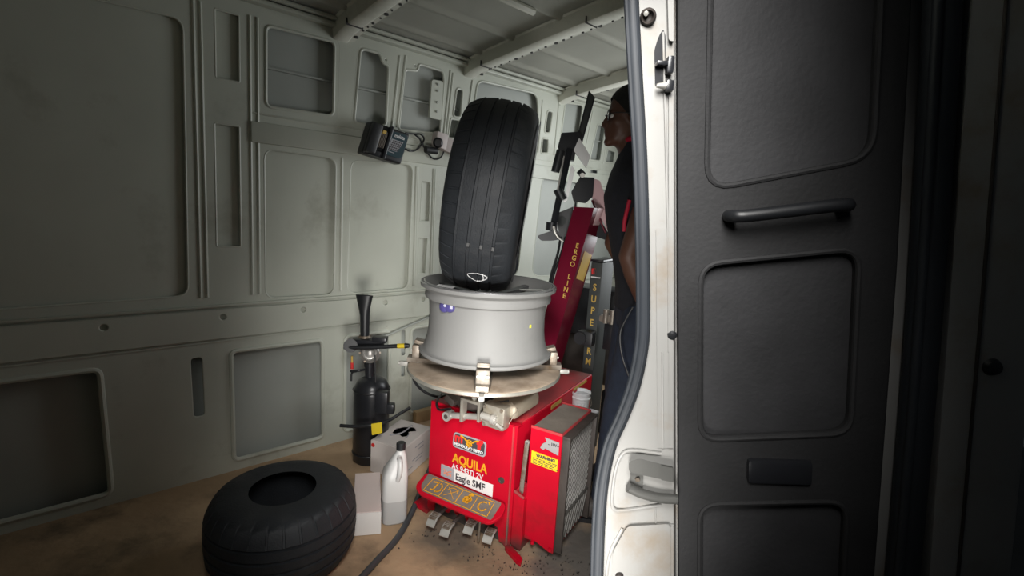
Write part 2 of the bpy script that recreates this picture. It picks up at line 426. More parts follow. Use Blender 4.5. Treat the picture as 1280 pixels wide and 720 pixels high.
bm = new(); box(bm, (1.9, -.02, 2.098), (5.4, .05, .02), bev=.008); box(bm, (1.9, -.055, 2.118), (5.4, .03, .014), bev=.005); link('cant_rail', bm, PAINT, ceil)
bm = new(); tube(bm, [(1.3, -.72, 2.18), (1.5, -.74, 2.165), (1.62, -.74, 2.165)], .016, 8); link('roof_bracket', bm, CEIL, ceil)

# header over the open side doorway, on the edge of the roof
bm = new(); box(bm, (1.9, -1.97, 2.06), (5.4, .07, .54), bev=.02); wroot(tag(link('trim_1', bm, PAINT), kind='structure'))  # out of view, added to keep the key off the upper van

# floor of the van
bm = new()
def add_grime(m, spots):
    nt = m.node_tree; n = nt.nodes; L = nt.links; b = n['Principled BSDF']
    tc = n.new('ShaderNodeTexCoord'); src = b.inputs['Base Color'].links[0].from_socket
    nz = n.new('ShaderNodeTexNoise'); nz.inputs['Scale'].default_value = 9; nz.inputs['Detail'].default_value = 8; L.new(tc.outputs['Object'], nz.inputs['Vector'])
    for (x, y, r, col, hard) in spots:
        vm = n.new('ShaderNodeVectorMath'); vm.operation = 'DISTANCE'; vm.inputs[1].default_value = (x, y, 0); L.new(tc.outputs['Object'], vm.inputs[0])
        a = n.new('ShaderNodeMath'); a.operation = 'MULTIPLY_ADD'; L.new(nz.outputs['Fac'], a.inputs[0]); a.inputs[1].default_value = r * 1.1; L.new(vm.outputs['Value'], a.inputs[2])
        mr = n.new('ShaderNodeMapRange'); mr.inputs['From Min'].default_value = r * 1.05; mr.inputs['From Max'].default_value = r * 1.75; mr.inputs['To Min'].default_value = hard; mr.inputs['To Max'].default_value = 0
        L.new(a.outputs[0], mr.inputs['Value'])
        mx = n.new('ShaderNodeMixRGB'); mx.inputs['Color2'].default_value = (*col, 1); L.new(mr.outputs[0], mx.inputs['Fac']); L.new(src, mx.inputs['Color1']); src = mx.outputs['Color']
    L.new(src, b.inputs['Base Color'])
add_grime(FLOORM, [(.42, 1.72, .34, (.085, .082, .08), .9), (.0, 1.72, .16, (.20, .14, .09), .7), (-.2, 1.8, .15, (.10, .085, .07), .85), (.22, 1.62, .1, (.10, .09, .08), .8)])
poly = [tuple(wpt(s_, o_, 0).xy) for s_, o_ in ((-.8, 1.95), (4.6, 1.95), (4.6, -.005), (-.8, -.005))]
prism(bm, poly, 'xy', -.03, 0)
flo = tag(link('floor', bm, FLOORM), kind='structure')
def stain(mask, pts, z=.0012):
    pass
# both ends of the load space and its near side beyond the doorway
for nm_, s_ in (('wall_front', 4.6), ('wall_back', -.8)):
    bm = new(); box(bm, (s_, -.97, 1.12), (.03, 1.96, 2.3)); wroot(tag(link(nm_, bm, PAINT), kind='structure'))
bm = new(); box(bm, (2.79, -1.93, .9), (3.6, .03, 1.85)); wroot(tag(link('wall_near', bm, PAINT), kind='structure'))
bm = new(); box(bm, (0, 0, -.47), (9, 9, .04)); tag(link('ground', bm, mat('yard_ground', (.16, .16, .155), .8, var=.2, scale=3)), kind='structure')

# ------------------------------------------------------------------ rear corner pillar on the right (wall_right)
PY = .95
def pp(x, y): p = at(x, y, PY); return (p.x, p.z)
def pillar(name, left, right, Y, depth, mat_, side):
    bm = new()
    L = [at(x, y, Y) for x, y in left]; R_ = [at(x, y, Y) for x, y in right]
    poly = L + R_[::-1]
    a = [bm.verts.new(p) for p in poly]; b = [bm.verts.new(p + V((side * depth, depth, 0))) for p in poly]
    bm.faces.new(a); bm.faces.new(b[::-1])
    for i in range(len(poly)): j = (i + 1) % len(poly); bm.faces.new((a[i], b[i], b[j], a[j]))
    return bm
SEAL_L = [(778, -160), (780, -40), (781, 0), (784, 60), (788, 130), (792, 200), (795, 300), (796, 400), (793, 440), (784, 482), (770, 520), (756, 552), (747, 590), (742, 630), (739, 690), (738, 760), (738, 900)]
SEAL_W = 17
pl_left = [V((p[0] + SEAL_W - 4, p[1])) for p in SEAL_L]
pl_left = smooth_pts([V((p.x, p.y, 0)) for p in pl_left], 4)
pl_right = [(842, p.y) for p in pl_left]
bm = pillar('p', [(p.x, p.y) for p in pl_left], pl_right, PY, .16, PILLAR, .27)
wr = tag(link('wall_right', bm, PILLAR, smooth=False), kind='structure')
def sealstrip(path, Y, wpx, m, parent, nm, dz=0):
    mid = smooth_pts([V((p[0] + wpx * .5, p[1], 0)) for p in path], 4)
    r = wpx * .5 * Y / F
    bm = new(); tube(bm, [at(p.x, p.y, Y - .008) for p in mid], r, 12, 1); o = link(nm, bm, m, parent)
    bm = new(); tube(bm, [at(p.x - wpx * .36, p.y, Y - .014) for p in mid], r * .42, 8, 1); link('seal_lip', bm, m, o)
    bm = new(); tube(bm, [at(p.x + wpx * .22, p.y, Y - .017) for p in mid], r * .34, 8, 1); link('seal_lip', bm, m, o)
    return o
sealstrip(SEAL_L, PY, SEAL_W, SEALM, wr, 'rubber_seal')
# jamb trim next to the seal
def pillar_plate(nm, pts, m, d=.006, back=0.0, r=4, parent=None):
    q = round_poly(pts, r)
    bm = new(); P0 = [at(x, y, PY - d) for x, y in q]; P1 = [at(x, y, PY + back) for x, y in q]
    a = [bm.verts.new(p) for p in P0]; b = [bm.verts.new(p) for p in P1]
    bm.faces.new(a); bm.faces.new(b[::-1])
    for i in range(len(q)): j = (i + 1) % len(q); bm.faces.new((a[i], b[i], b[j], a[j]))
    return link(nm, bm, m, parent or wr)
bm = new(); c = at(810, 21, PY - .0); n_ = (EYE - c).normalized()
fr = frame(n_); lathe(bm, [(.0, .004), (.007, .006), (.011, .014), (.013, .012), (.0145, .0), (.015, -.01)], c, 24, fr); link('bump_stop', bm, DGREASE, wr)
bm = new(); lathe(bm, [(.0, .011), (.004, .010), (.005, .005)], at(807.5, 17, PY - .006), 14, fr); link('stop_screw', bm, CHROME, wr)
o = pillar_plate('check_recess', [(829, 36), (832, 44), (832, 108), (819, 108), (818, 62), (823, 46)], BLACKMET, .002)  # flat black plate painted in for the shaded recess
bm = new(); box(bm, at(827, 80, PY - .01), (.02, .02, .008), bev=.003); box(bm, at(837, 82, PY - .012), (.012, .02, .03), bev=.004); box(bm, at(836, 108, PY - .012), (.014, .02, .02), bev=.004); link('check_catch', bm, BLACKMET, wr)
bm = new(); a_ = at(821, 107, PY - .016); b_ = at(833, 107, PY - .014); cyl(bm, a_, b_, .0035, .0075, 14); link('catch_pin', bm, CHROME, wr)
pillar_plate('outer_flange', [(833, -60), (842, -60), (842, 52), (836, 50)], PILLAR, .012, r=2)
pillar_plate('outer_flange', [(836, 118), (841.5, 118), (841.5, 560), (836, 560)], PILLAR, .006, r=1)
pillar_plate('outer_flange', [(820, 285), (842, 285), (842, 560), (822, 560)], PILLAR, .003, r=1)
# hinge pocket: raised lip, shadowed recess and the two hinge leaves
def px_tube(nm, pts, rad, m, d=.004, k=4, parent=None, n=8):
    bm = new(); tube(bm, [at(x, y, PY - d) for x, y in pts], rad, n, k); return link(nm, bm, m, parent or wr)
pillar_plate('hinge_pocket', [(772, 566), (842, 571), (842, 632), (790, 636), (768, 634), (766, 600)], PILLAR, .001, r=8)
px_tube('pocket_lip', [(826, 567), (790, 563), (777, 569), (769, 590), (765, 625), (769, 637), (786, 637), (826, 631)], .0035, PILLAR, .003)
hg = pillar_plate('hinge', [(786, 577), (800, 573), (826, 580), (842, 583), (842, 600), (826, 599), (803, 594), (786, 590)], HINGEM, .022, r=4)
bm = new(); tube(bm, [at(x, y, PY - .016) for x, y in [(785, 609), (800, 616), (822, 622), (846, 624)]], .010, 12); link('hinge_leaf', bm, HINGEM, hg)
pillar_plate('hinge_knuckle', [(826, 582), (842, 585), (842, 603), (826, 600)], HINGEM, .026, parent=hg, r=2)
pillar_plate('hinge_plate', [(788, 590), (804, 594), (804, 610), (788, 607)], HINGEM, .008, parent=hg, r=2)
bm = new(); lathe(bm, [(.0, .003), (.005, .003), (.0055, 0)], at(797, 599, PY - .01), 6, fr); link('hinge_bolt', bm, STEEL, hg)
px_tube('pressed_bead', [(828, 440), (829, 560)], .002, PILLAR, .004)
px_tube('pressed_bead', [(829, 40), (833, 200), (835, 300), (836, 440)], .0022, PILLAR, .003)
px_tube('pressed_bead', [(778, 660), (764, 688), (758, 720), (756, 780)], .004, PILLAR, .0)
px_tube('pressed_bead', [(819, 632), (820, 655), (842, 656)], .0018, PILLAR, .0015, 1)
pillar_plate('lower_facet', [(784, 658), (838, 655), (838, 760), (764, 760), (766, 690)], PILLAR, .008, r=6)
bm = new(); lathe(bm, [(0, .004), (.008, .002), (.009, -.003)], at(774, 721, PY - .01), 16, fr); link('drain_plug', bm, DGREASE, wr)
bm = new(); lathe(bm, [(0, .004), (.007, .003), (.01, -.003)], at(840, 420, PY - .006), 16, fr); link('grommet', bm, BLACK, wr)

# the open door hinged on the pillar: dark lining, rubber seal and painted edge
DP0, DD = V((.449, .955, 0)), V((1, -.15, 0)).normalized()
DRZ = math.atan2(DD.y, DD.x)
door = empty('door_1', DP0, DRZ); door.rotation_euler.y = math.radians(-6.45); tag(door, kind='structure')
def dp(name, bm, m, parent=None, **k): return link(name, bm, m, parent or door, **k)
TRIM = mat('door_lining', (.016, .016, .017), .75, var=.25, scale=7, bump=.12, bscale=120)
TRIM2 = mat('door_lining_inset', (.026, .026, .028), .7, var=.2, scale=9, bump=.12, bscale=90)
bm = new(); box(bm, (.31, .03, 1.16), (.61, .03, 2.26), bev=.01); dp('door_skin', bm, PILLAR)
hs = [round_poly([(.06, 1.36), (.345, 1.40), (.345, 2.05), (.07, 2.05)], .05), round_poly([(.05, .86), (.33, .88), (.33, 1.24), (.05, 1.22)], .04), round_poly([(.05, .25), (.33, .25), (.33, .74), (.05, .72)], .04)]
bm = sheet(round_poly([(.012, .06), (.375, .06), (.39, 1.2), (.385, 2.26), (.012, 2.26)], .03), hs, .012, .004, XZ); dp('door_lining', bm, TRIM)
for h_i, hl_ in enumerate(hs):
    bm = sheet(hl_, [], .002, .001, M.Translation((0, .012, 0)) @ XZ); dp('lining_panel', bm, TRIM2)
    bm = new(); tube(bm, [V((p[0], -.008, p[1])) for p in hl_], .006, 8, 1, True); dp('panel_lip', bm, TRIM)
bm = new(); tube(bm, [(.10, -.008, 1.31), (.10, -.045, 1.31), (.13, -.055, 1.31), (.26, -.055, 1.32), (.29, -.045, 1.32), (.29, -.008, 1.32)], .012, 10); dp('grab_handle', bm, BLACK)
bm = new(); box(bm, (.20, -.012, .80), (.12, .02, .05), bev=.008); dp('latch_plate', bm, BLACKMET)
bm = new(); tube(bm, [(.425, -.012, -.0), (.432, -.012, .5), (.44, -.012, 1.1), (.436, -.012, 1.7), (.43, -.012, 2.25)], .027, 14); sl = dp('rubber_seal', bm, SEALM)
bm = new(); tube(bm, [(.405, -.034, -.0), (.412, -.034, .5), (.42, -.034, 1.1), (.416, -.034, 1.7), (.41, -.034, 2.25)], .008, 10); dp('seal_lip', bm, SEALM, sl)
bm = new(); box(bm, (.54, -.008, 1.16), (.14, .04, 2.26), bev=.012); ed = dp('painted_edge', bm, PILLAR)
bm = new(); tube(bm, [(.515, -.029, .05), (.52, -.029, 1.1), (.515, -.029, 2.25)], .003, 8); dp('edge_seam', bm, DGREASE, ed)
bm = new(); lathe(bm, [(0, .008), (.012, .006), (.016, -.002)], (.545, -.03, 1.02), 20, M.Rotation(math.pi / 2, 3, 'X')); dp('grommet', bm, BLACK, ed)

# ------------------------------------------------------------------ the tyre changer
MZ = math.radians(-29.55)
machine = empty('tyre_changer', (-.302, 1.944, 0), MZ, 'red tyre changing machine with round turntable and tilting crimson column on the plywood floor', 'machine')
MT = M.Translation((-.302, 1.944, 0)) @ M.Rotation(MZ, 4, 'Z')
MTi = MT.inverted()
def mon(px, py, axis, val):          # point in machine coordinates seen at a pixel on the plane axis = val
    o = MTi @ EYE; d = MTi.to_3x3() @ ray(px, py); return o + d * ((val - o[axis]) / d[axis])
def mp(name, bm, m, parent=machine, **k): return link(name, bm, m, parent, **k)
def front(x, z, y=0.0): return basis((x, y, z), (1, 0, 0), (0, 0, 1))
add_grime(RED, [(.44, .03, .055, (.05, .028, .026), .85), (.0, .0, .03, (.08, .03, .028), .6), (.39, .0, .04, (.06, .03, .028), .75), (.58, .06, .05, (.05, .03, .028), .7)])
# body
bm = new()
prism(bm, round_poly([(0.008, .10), (.404, .10), (.404, .498), (.008, .498)], .012, 3), 'xz', .012, .78)
body = mp('body', bm, RED)
bm = new(); box(bm, (.206, .41, .05), (.36, .72, .1)); mp('base', bm, DGREASE)
bm = new(); box(bm, (.206, .40, .4995), (.385, .74, .006), bev=.002); mp('top_plate', bm, REDDIRT)
bm = new(); box(bm, (.2, .03, .06), (.36, .02, .12)); mp('recess_shade_plate', bm, DGREASE)  # dark plate in place of the shade behind the skirt
# front panel with the scalloped skirt
sk = [(0, .5), (0, .02), (.01, .015), (.03, .02), (.035, .06), (.04, .098), (.06, .105), (.066, .10), (.07, .055), (.085, .04), (.11, .038), (.122, .06), (.128, .08), (.134, .06), (.15, .045), (.16, .05), (.165, .09), (.18, .105), (.19, .09), (.194, .055), (.205, .03), (.225, .028), (.24, .05), (.247, .08),
      (.256, .055), (.27, .05), (.285, .06), (.29, .115), (.325, .118), (.333, .10), (.338, .065), (.352, .055), (.358, .03), (.36, .012), (.378, .01), (.384, .0), (.406, .0), (.406, .5)]
bm = sheet(sk, [], .008, .0015, M.Translation((0, .006, 0)) @ XZ)
mp('front_panel', bm, RED)
bm = new(); box(bm, (.206, .02, .5), (.406, .04, .006), bev=.002); mp('top_lip', bm, RED)
bm = new(); box(bm, (.395, .0, .25), (.006, .012, .5)); mp('panel_edge', bm, REDDIRT)
bm = new(); box(bm, (-.03, .02, .012), (.075, .06, .018), M.Rotation(.2, 4, 'Y'), .003); mp('foot', bm, RED)
bm = new(); prism(bm, [(.398, -.0), (.42, -.0), (.485, -.035), (.492, -.062), (.47, -.056), (.398, -.018)], 'xy', .0, .016); mp('foot', bm, RED)
bm = new(); lathe(bm, [(0, .003), (.006, .002), (.008, .004), (.0125, .004), (.0135, 0)], (.354, .001, .269), 20, M.Rotation(math.pi / 2, 3, 'X')); mp('grommet', bm, DGREASE)
# pedal shelf
T_sh = basis((.0, -.012, .183), (1, 0, .0), (0, -.088, -.036))
shelf_poly = round_poly([(.0, 0), (.388, 0), (.398, .05), (.37, .097), (.04, .097), (.0, .075)], .02)
bm = sheet(shelf_poly, [], .01, .002, T_sh); shelf = mp('pedal_shelf', bm, RED)
bm = sheet(round_poly([(.012, .002), (.372, .002), (.372, .083), (.04, .083), (.02, .06)], .01), [], .002, .0, T_sh @ M.Translation((0, 0, -.0075))); mp('shelf_plate', bm, GREASE, shelf)
def strokes(nm, lines, wd, m, T, parent, z=-.0095, closed=False):
    bm = new()
    for ln in lines:
        for a, b in zip(ln[:-1], ln[1:]):
            a, b = V((a[0], a[1], z)), V((b[0], b[1], z)); d = (b - a)
            if d.length < 1e-6: continue
            n_ = V((-d.y, d.x, 0)).normalized() * wd * .5; dd = d.normalized() * wd * .3
            q = [a - dd + n_, b + dd + n_, b + dd - n_, a - dd - n_]
            lo = [bm.verts.new(p) for p in q]; hi = [bm.verts.new(p + V((0, 0, -.0006))) for p in q]
            bm.faces.new(lo); bm.faces.new(hi[::-1])
            for i in range(4): j = (i + 1) % 4; bm.faces.new((lo[i], hi[i], hi[j], lo[j]))
    bm.transform(T); return link(nm, bm, m, parent, smooth=False)
def arc(cx, cy, r, a0, a1, n=10, ry=None): return [(cx + r * math.cos(math.radians(a0 + (a1 - a0) * i / n)), cy + (ry or r) * math.sin(math.radians(a0 + (a1 - a0) * i / n))) for i in range(n + 1)]
strokes('pictogram_frame', [[(.05, .012), (.345, .012), (.35, .078), (.045, .078), (.05, .012)], [(.125, .012), (.122, .078)], [(.20, .012), (.20, .078)], [(.272, .012), (.275, .078)]], .0028, ORANGE, T_sh, shelf)
strokes('pedal_pictogram', [[(.062, .028), (.085, .024), (.082, .06), (.07, .064)], arc(.092, .045, .020, -80, 90)], .006, ORANGE, T_sh, shelf)
strokes('pedal_pictogram', [[(.138, .025), (.185, .065)], [(.185, .025), (.138, .065)], arc(.162, .045, .024, 200, 340)], .0022, ORANGE, T_sh, shelf)
strokes('pedal_pictogram', [[(.225, .04), (.24, .03), (.252, .04), (.245, .055), (.23, .055), (.225, .045)], [(.232, .045), (.25, .047)], [(.236, .022), (.25, .018)]], .011, ORANGE, T_sh, shelf)
strokes('pedal_pictogram', [arc(.312, .045, .019, 20, 290), [(.325, .02), (.333, .028)]], .006, ORANGE, T_sh, shelf)
# pedals
for (px, py) in ((542, 648), (559, 660), (588, 657), (612, 668)):
    c = mon(px, py, 2, .062)
    bm = new(); rows = []
    for i in range(9):
        t = i / 8; y = -.032 + .064 * t; z = .004 * math.sin(t * 3.1) - (.018 * (1 - t) ** 3 if t < .5 else 0) + .012 * t
        rows.append((y, z))
    for k in (-1, 1): pass
    T = M.Translation(c) @ M.Rotation(math.radians(8), 4, 'Z')
    prof_ = rows + [(y, z - .006) for y, z in rows[::-1]]
    prism(bm, prof_, 'yz', -.0235, .0235); bmesh.ops.scale(bm, vec=(.82, .85, .85), verts=bm.verts)
    bm.transform(T); pd = mp('pedal', bm, CHROME, smooth=True)
    bm = new()
    for i in range(6): box(bm, (0, -.014 + i * .0068, .0068 + (i * .0010)), (.030, .0024, .003))
    bm.transform(T); mp('tread_ridge', bm, STEEL, pd)
    bm = new(); tube(bm, [c + V((0, .02, -.004)), c + V((0, .08, .005)), (c.x, .13, .07)], .008, 8); mp('pedal_arm', bm, DGREASE, pd)
bm = new(); cyl(bm, (.30, -.05, .178), (.297, -.05, .012), .004, n=10); mp('shelf_prop', bm, STEEL)
# badge with lettering and the eagle mark
bm = sheet(round_poly([(.118, .338), (.275, .338), (.278, .402), (.122, .402)], .016), [], .002, .0005, M.Translation((0, -.001, 0)) @ XZ); badge = mp('badge', bm, GPRINT)
bm = sheet(round_poly([(.124, .344), (.270, .344), (.272, .397), (.127, .397)], .013), [], .0012, .0, M.Translation((0, -.0028, 0)) @ XZ); mp('badge_field', bm, KPRINT, badge)
mp('badge_letter', text_bm('m', .052, front(.128, .366, -.0036), bold=.002, sx=1.0), RPRINT, badge, smooth=False); mp('badge_letter', text_bm('f', .05, front(.238, .366, -.0036), bold=.003, sx=1.5), RPRINT, badge, smooth=False)
eag = [[(.158, .396), (.176, .390), (.188, .380), (.196, .372)], [(.242, .398), (.226, .391), (.212, .381), (.204, .372)], [(.190, .384), (.199, .388), (.208, .386)], [(.186, .372), (.198, .360), (.212, .372)], [(.198, .386), (.197, .368)], [(.20, .384), (.208, .366)]]
strokes('eagle_mark', [[(x, -z) for x, z in l] for l in eag], .0065, ORANGE, M.Translation((0, -.0042, 0)) @ M.Rotation(-math.pi / 2, 4, 'X') @ M.Translation((0, 0, 0)), badge, z=0.0)
mp('badge_text', text_bm('MONDOLFO FERRO', .0165, front(.1965, .349, -.0036), bold=.0006, align='CENTER', sx=.93), WPRINT, badge, smooth=False)
mp('lettering', text_bm('AQUILA', .054, front(.119, .272, .0), bold=.0012, sx=.86), ORANGE, smooth=False)
mp('lettering', text_bm('AS 943TI 2V', .032, front(.117, .241, .0), bold=.0004, sx=.93), WPRINT, smooth=False)
bm = new(); prism(bm, [(.065, .192), (.318, .186), (.318, .238), (.065, .243)], 'xz', -.0016, .002); stk = mp('model_sticker', bm, WHITE, smooth=False)
bm = new(); prism(bm, [(.065, .192), (.132, .190), (.132, .2415), (.065, .243)], 'xz', -.0024, .0); mp('sticker_field', bm, GPRINT, stk, smooth=False)
mp('sticker_text', text_bm('Eagle SMF', .0415, front(.139, .2, -.0022), bold=.0006, sx=.86), KPRINT, stk, smooth=False)
strokes('sticker_mark', [[(x, -z) for x, z in l] for l in [[(.08, .226), (.09, .222), (.098, .214), (.106, .222), (.118, .227)], [(.088, .212), (.1, .205), (.112, .213)], [(.083, .205), (.083, .215)], [(.117, .205), (.117, .216)]]], .005, mat('salmon_print', (.6, .22, .15), .5), M.Translation((0, -.0032, 0)) @ M.Rotation(-math.pi / 2, 4, 'X'), stk, z=0.0)
for x, z in ((.03, .47), (.37, .47), (.03, .14), (.385, .14)):
    pass
# side box with the grille
bm = new(); prism(bm, [(.448, .05), (.455, .045), (.50, .05), (.555, .03), (.575, .03), (.575, .5), (.448, .5)], 'xz', .035, .32); sb = mp('side_box', bm, RED)
bm = new(); box(bm, (.512, .178, .502), (.118, .27, .004)); mp('box_lid', bm, GREASE, sb)
bm = new()
for c, s in (((.512, .037, .504), (.128, .005, .01)), ((.574, .178, .504), (.004, .285, .01)), ((.512, .319, .504), (.128, .005, .01))): box(bm, c, s)
mp('lid_rim', bm, REDDIRT, sb)
bm = new(); box(bm, (.577, .18, .265), (.004, .27, .45)); gr = mp('grille_back', bm, DGREASE, sb)
GW = mat('grille_wire', (.10, .095, .088), .5, .3, var=.3, scale=30)
for sg in (-1, 1):
    for i in range(26):
        c0 = -.20 + .028 * i
        z0, z1_ = (.06 + c0, .06 + c0 + .29) if sg > 0 else (.06 + c0 + .29, .06 + c0)
        ya, yb = .055, .312
        def cl(ya, za, yb, zb_, lo, hi):
            t0, t1 = 0.0, 1.0
            for q in (lo, hi):
                pass
            d = zb_ - za
            ta, tb = (lo - za) / d, (hi - za) / d
            t0, t1 = max(0, min(ta, tb)), min(1, max(ta, tb))
            return None if t0 >= t1 - .03 else ((ya + (yb - ya) * t0, za + d * t0), (ya + (yb - ya) * t1, za + d * t1))
        r_ = cl(ya, z0, yb, z1_, .17, .485)
        if r_:
            bm = new(); x = .584 + (.003 if sg > 0 else 0); tube(bm, [(x, r_[0][0], r_[0][1]), (x, r_[1][0], r_[1][1])], .0028, 5, 1); mp('grille_wire', bm, GW, sb)
for i in range(9):
    y = .075 + .027 * i
    bm = new(); box(bm, (.588, y, .115), (.012, .009, .11), M.Rotation(-.42, 4, 'X'), .002); mp('grille_slat', bm, GW, sb)
bm = new(); box(bm, (.588, .18, .172), (.016, .265, .008)); mp('grille_rail', bm, GW, sb)
bm = new(); box(bm, (.59, .047, .265), (.03, .012, .46), bev=.002); box(bm, (.59, .318, .265), (.03, .012, .46), bev=.002); box(bm, (.59, .18, .493), (.03, .28, .012), bev=.002); mp('grille_frame', bm, DGREASE, sb)
bm = new(); prism(bm, [(.458, .362), (.566, .360), (.566, .407), (.458, .411)], 'xz', .0325, .036); ws = mp('warning_sticker', bm, YEL, sb, smooth=False)
mp('sticker_text', text_bm('WARNING', .016, front(.478, .394, .0322), bold=.0008), KPRINT, ws, smooth=False)
bm = new()
for i in range(4):
    x = .466
    while x < .555:
        l = random.uniform(.006, .02); box(bm, (x + l / 2, .032, .386 - i * .0065), (l, .001, .0022)); x += l + .004
mp('small_print', bm, KPRINT, ws, smooth=False)
bm = new(); prism(bm, [(.498, .448), (.492, .432), (.506, .428), (.512, .436), (.566, .424), (.566, .474), (.508, .478), (.516, .463), (.505, .455)], 'xz', .0325, .036); ts = mp('torn_label', bm, mat('silver_label', (.26, .25, .25), .45), sb, smooth=False)
mp('label_text', text_bm('.. 10V~', .015, front(.523, .455, .0322), bold=.0006), KPRINT, ts, smooth=False)
bm = new(); prism(bm, [(.405, 0.03), (.412, 0), (.448, 0), (.452, .03), (.452, .215), (.405, .235)], 'xz', .012, .10); mp('lever_pocket', bm, RED)
bm = new(); box(bm, (.428, .0105, .232), (.05, .006, .01), M.Rotation(.35, 4, 'Y'), .002); mp('pocket_rim', bm, REDDIRT)
bm = new(); box(bm, (.43, .035, .33), (.018, .006, .22), M.Rotation(.05, 4, 'Y'), .003); lv = mp('tyre_lever', bm, STEEL)
bm = new(); cyl(bm, (.436, .032, .436), (.436, .038, .436), .009, n=12); mp('lever_tip', bm, CHROME, lv)
bm = new(); box(bm, (.43, .0315, .26), (.012, .002, .05)); mp('lever_stamp', bm, GREASE, lv)
for x, y in ((.49, .04), (.565, .04)):
    bm = new(); lathe(bm, [(0, .012), (.007, .012), (.008, .0)], (x, y - .01, .04), 8); mp('bolt', bm, RED, sb)
# gold strip on the side of the top
bm = new(); prism(bm, [(.30, .488), (.33, .488), (.40, .488), (.40, .47), (.30, .47)], 'yz', .4045, .4065); mp('side_strip', bm, GOLD)
b = new(); box(b, (.4055, .62, .488), (.003, .16, .012)); mp('side_strip', b, GOLD)

# turntable, jaws and their drive under it
TC = V((.185, .10, .672))
bm = new(); lathe(bm, [(0, 0), (.296, 0), (.305, -.004), (.306, -.018), (.298, -.024), (.12, -.03), (0, -.03)], TC, 96); tt = mp('turntable', bm, TABLE)
bm = new(); lathe(bm, [(.300, -.004), (.3075, -.006), (.3085, -.017), (.301, -.022)], TC, 96); mp('turntable_edge', bm, mat('ground_edge', (.42, .41, .36), .4, .6, var=.2, scale=20), tt)
bm = new(); lathe(bm, [(.11, -.16), (.12, -.10), (.10, -.03)], TC, 40); mp('spindle_housing', bm, DGREASE)
jaw_dirs = [math.radians(q) for q in (-84, 6, 96, 186)]
WMZ = -MZ
for k, px in enumerate((0, 1, 2, 3)):
    a = jaw_dirs[k] + WMZ * 1.0 - math.radians(4)
    T = M.Translation(TC) @ M.Rotation(a, 4, 'Z')
    bm = new(); prism(bm, [(.14, -.035), (.262, -.03), (.31, -.022), (.31, .022), (.262, .03), (.14, .035)], 'xy', .0, .02); bm.transform(T); jw = mp('jaw_slide', bm, STEEL, tt)
    bm = new(); box(bm, (.276, 0, .045), (.03, .05, .055), bev=.006); box(bm, (.263, 0, .082), (.04, .046, .016), M.Rotation(-.25, 4, 'Y'), .004); bm.transform(T); mp('clamp_jaw', bm, STEEL, tt)
    for y in (-.017, .017): bm = new(); cyl(bm, (.29, y, .05), (.296, y, .05), .005, n=8); bm.transform(T); mp('jaw_bolt', bm, CHROME, tt)
    bm = new(); box(bm, (.315, 0, -.012), (.05, .02, .018), bev=.004); cyl(bm, (.33, 0, -.012), (.345, 0, -.012), .009, n=12); bm.transform(T); mp('slide_pin', bm, CHROME, tt)
# clamping cylinder bar with the U bracket and the square cylinder head at the front
def mpx(px, py, y): return mon(px, py, 1, y)
CY = -.035
a, b_ = mpx(561, 519, CY), mpx(618, 522, CY)
bm = new(); cyl(bm, a, b_, .0125, n=18); rod = mp('clamp_rod', bm, CHROME)
bm = new(); cyl(bm, a + V((0, -.019, 0)), a + V((0, .019, 0)), .019, n=20); mp('rod_eye', bm, CHROME, rod)
bm = new(); cyl(bm, a + V((0, -.021, 0)), a + V((0, -.017, 0)), .009, n=14); mp('eye_pin', bm, DGREASE, rod)
bm = new()
for px in (579.5, 601): 
    p = mpx(px, 511, CY - .006); box(bm, p, (.011, .034, .098), bev=.003)
p = mpx(590, 500.5, CY - .006); box(bm, p, (.085, .034, .011), bev=.003)
mp('clamp_bracket', bm, mat('bracket_steel', (.32, .30, .26), .45, .4, var=.15, scale=20))
bm = new(); p = mpx(593, 498, CY); q = mpx(594, 474, CY - .03); cyl(bm, p, q, .0105, .0085, n=14); mp('jaw_spindle', bm, CHROME)
p = mpx(620.5, 519, CY)
bm = new(); box(bm, p, (.094, .05, .088), M.Rotation(.03, 4, 'Y'), .008); hd = mp('cylinder_head', bm, mat('cast_alloy', (.33, .305, .255), .45, .5, var=.2, scale=18, bump=.15, dirt=(.28, .23, .16), dirt_amt=.35, dscale=10))
for dx in (-.036, .036):
    for dz in (-.034, .034): bm = new(); cyl(bm, p + V((dx, -.022, dz)), p + V((dx, -.03, dz)), .0065, n=8); mp('head_bolt', bm, STEEL, hd)
bm = new(); cyl(bm, p + V((-.045, -.03, 0)), p + V((.02, -.03, -.006)), .013, n=14); cyl(bm, p + V((.0, -.03, -.004)), p + V((.015, -.03, -.006)), .019, n=14); mp('head_valve', bm, CHROME, hd)
bm = new(); cyl(bm, p + V((.02, -.028, -.02)), p + V((.05, -.032, -.03)), .006, n=10); mp('valve_nipple', bm, CHROME, hd)
bm = new(); box(bm, p + V((.01, .12, .015)), (.12, .2, .055), bev=.02, seg=3); mp('clamp_cylinder', bm, mat('cylinder_tan', (.30, .26, .20), .5, .3, var=.15))
bm = new(); box(bm, mpx(565, 499, 0) + V((0, .06, .0)), (.05, .16, .03), M.Rotation(.5, 4, 'Y'), .006); box(bm, mpx(590, 492, 0) + V((0, .10, .0)), (.09, .14, .03), bev=.006); mp('clamp_link', bm, DGREASE)
bm = new(); tube(bm, [mpx(552, 492, .1), mpx(546, 503, .0), mpx(549, 512, -.02), mpx(563, 511, -.03)], .005, 8); tube(bm, [mpx(600, 503, -.03), mpx(622, 503, -.01), mpx(636, 501, .02)], .004, 8); mp('air_hose', bm, BLACK)
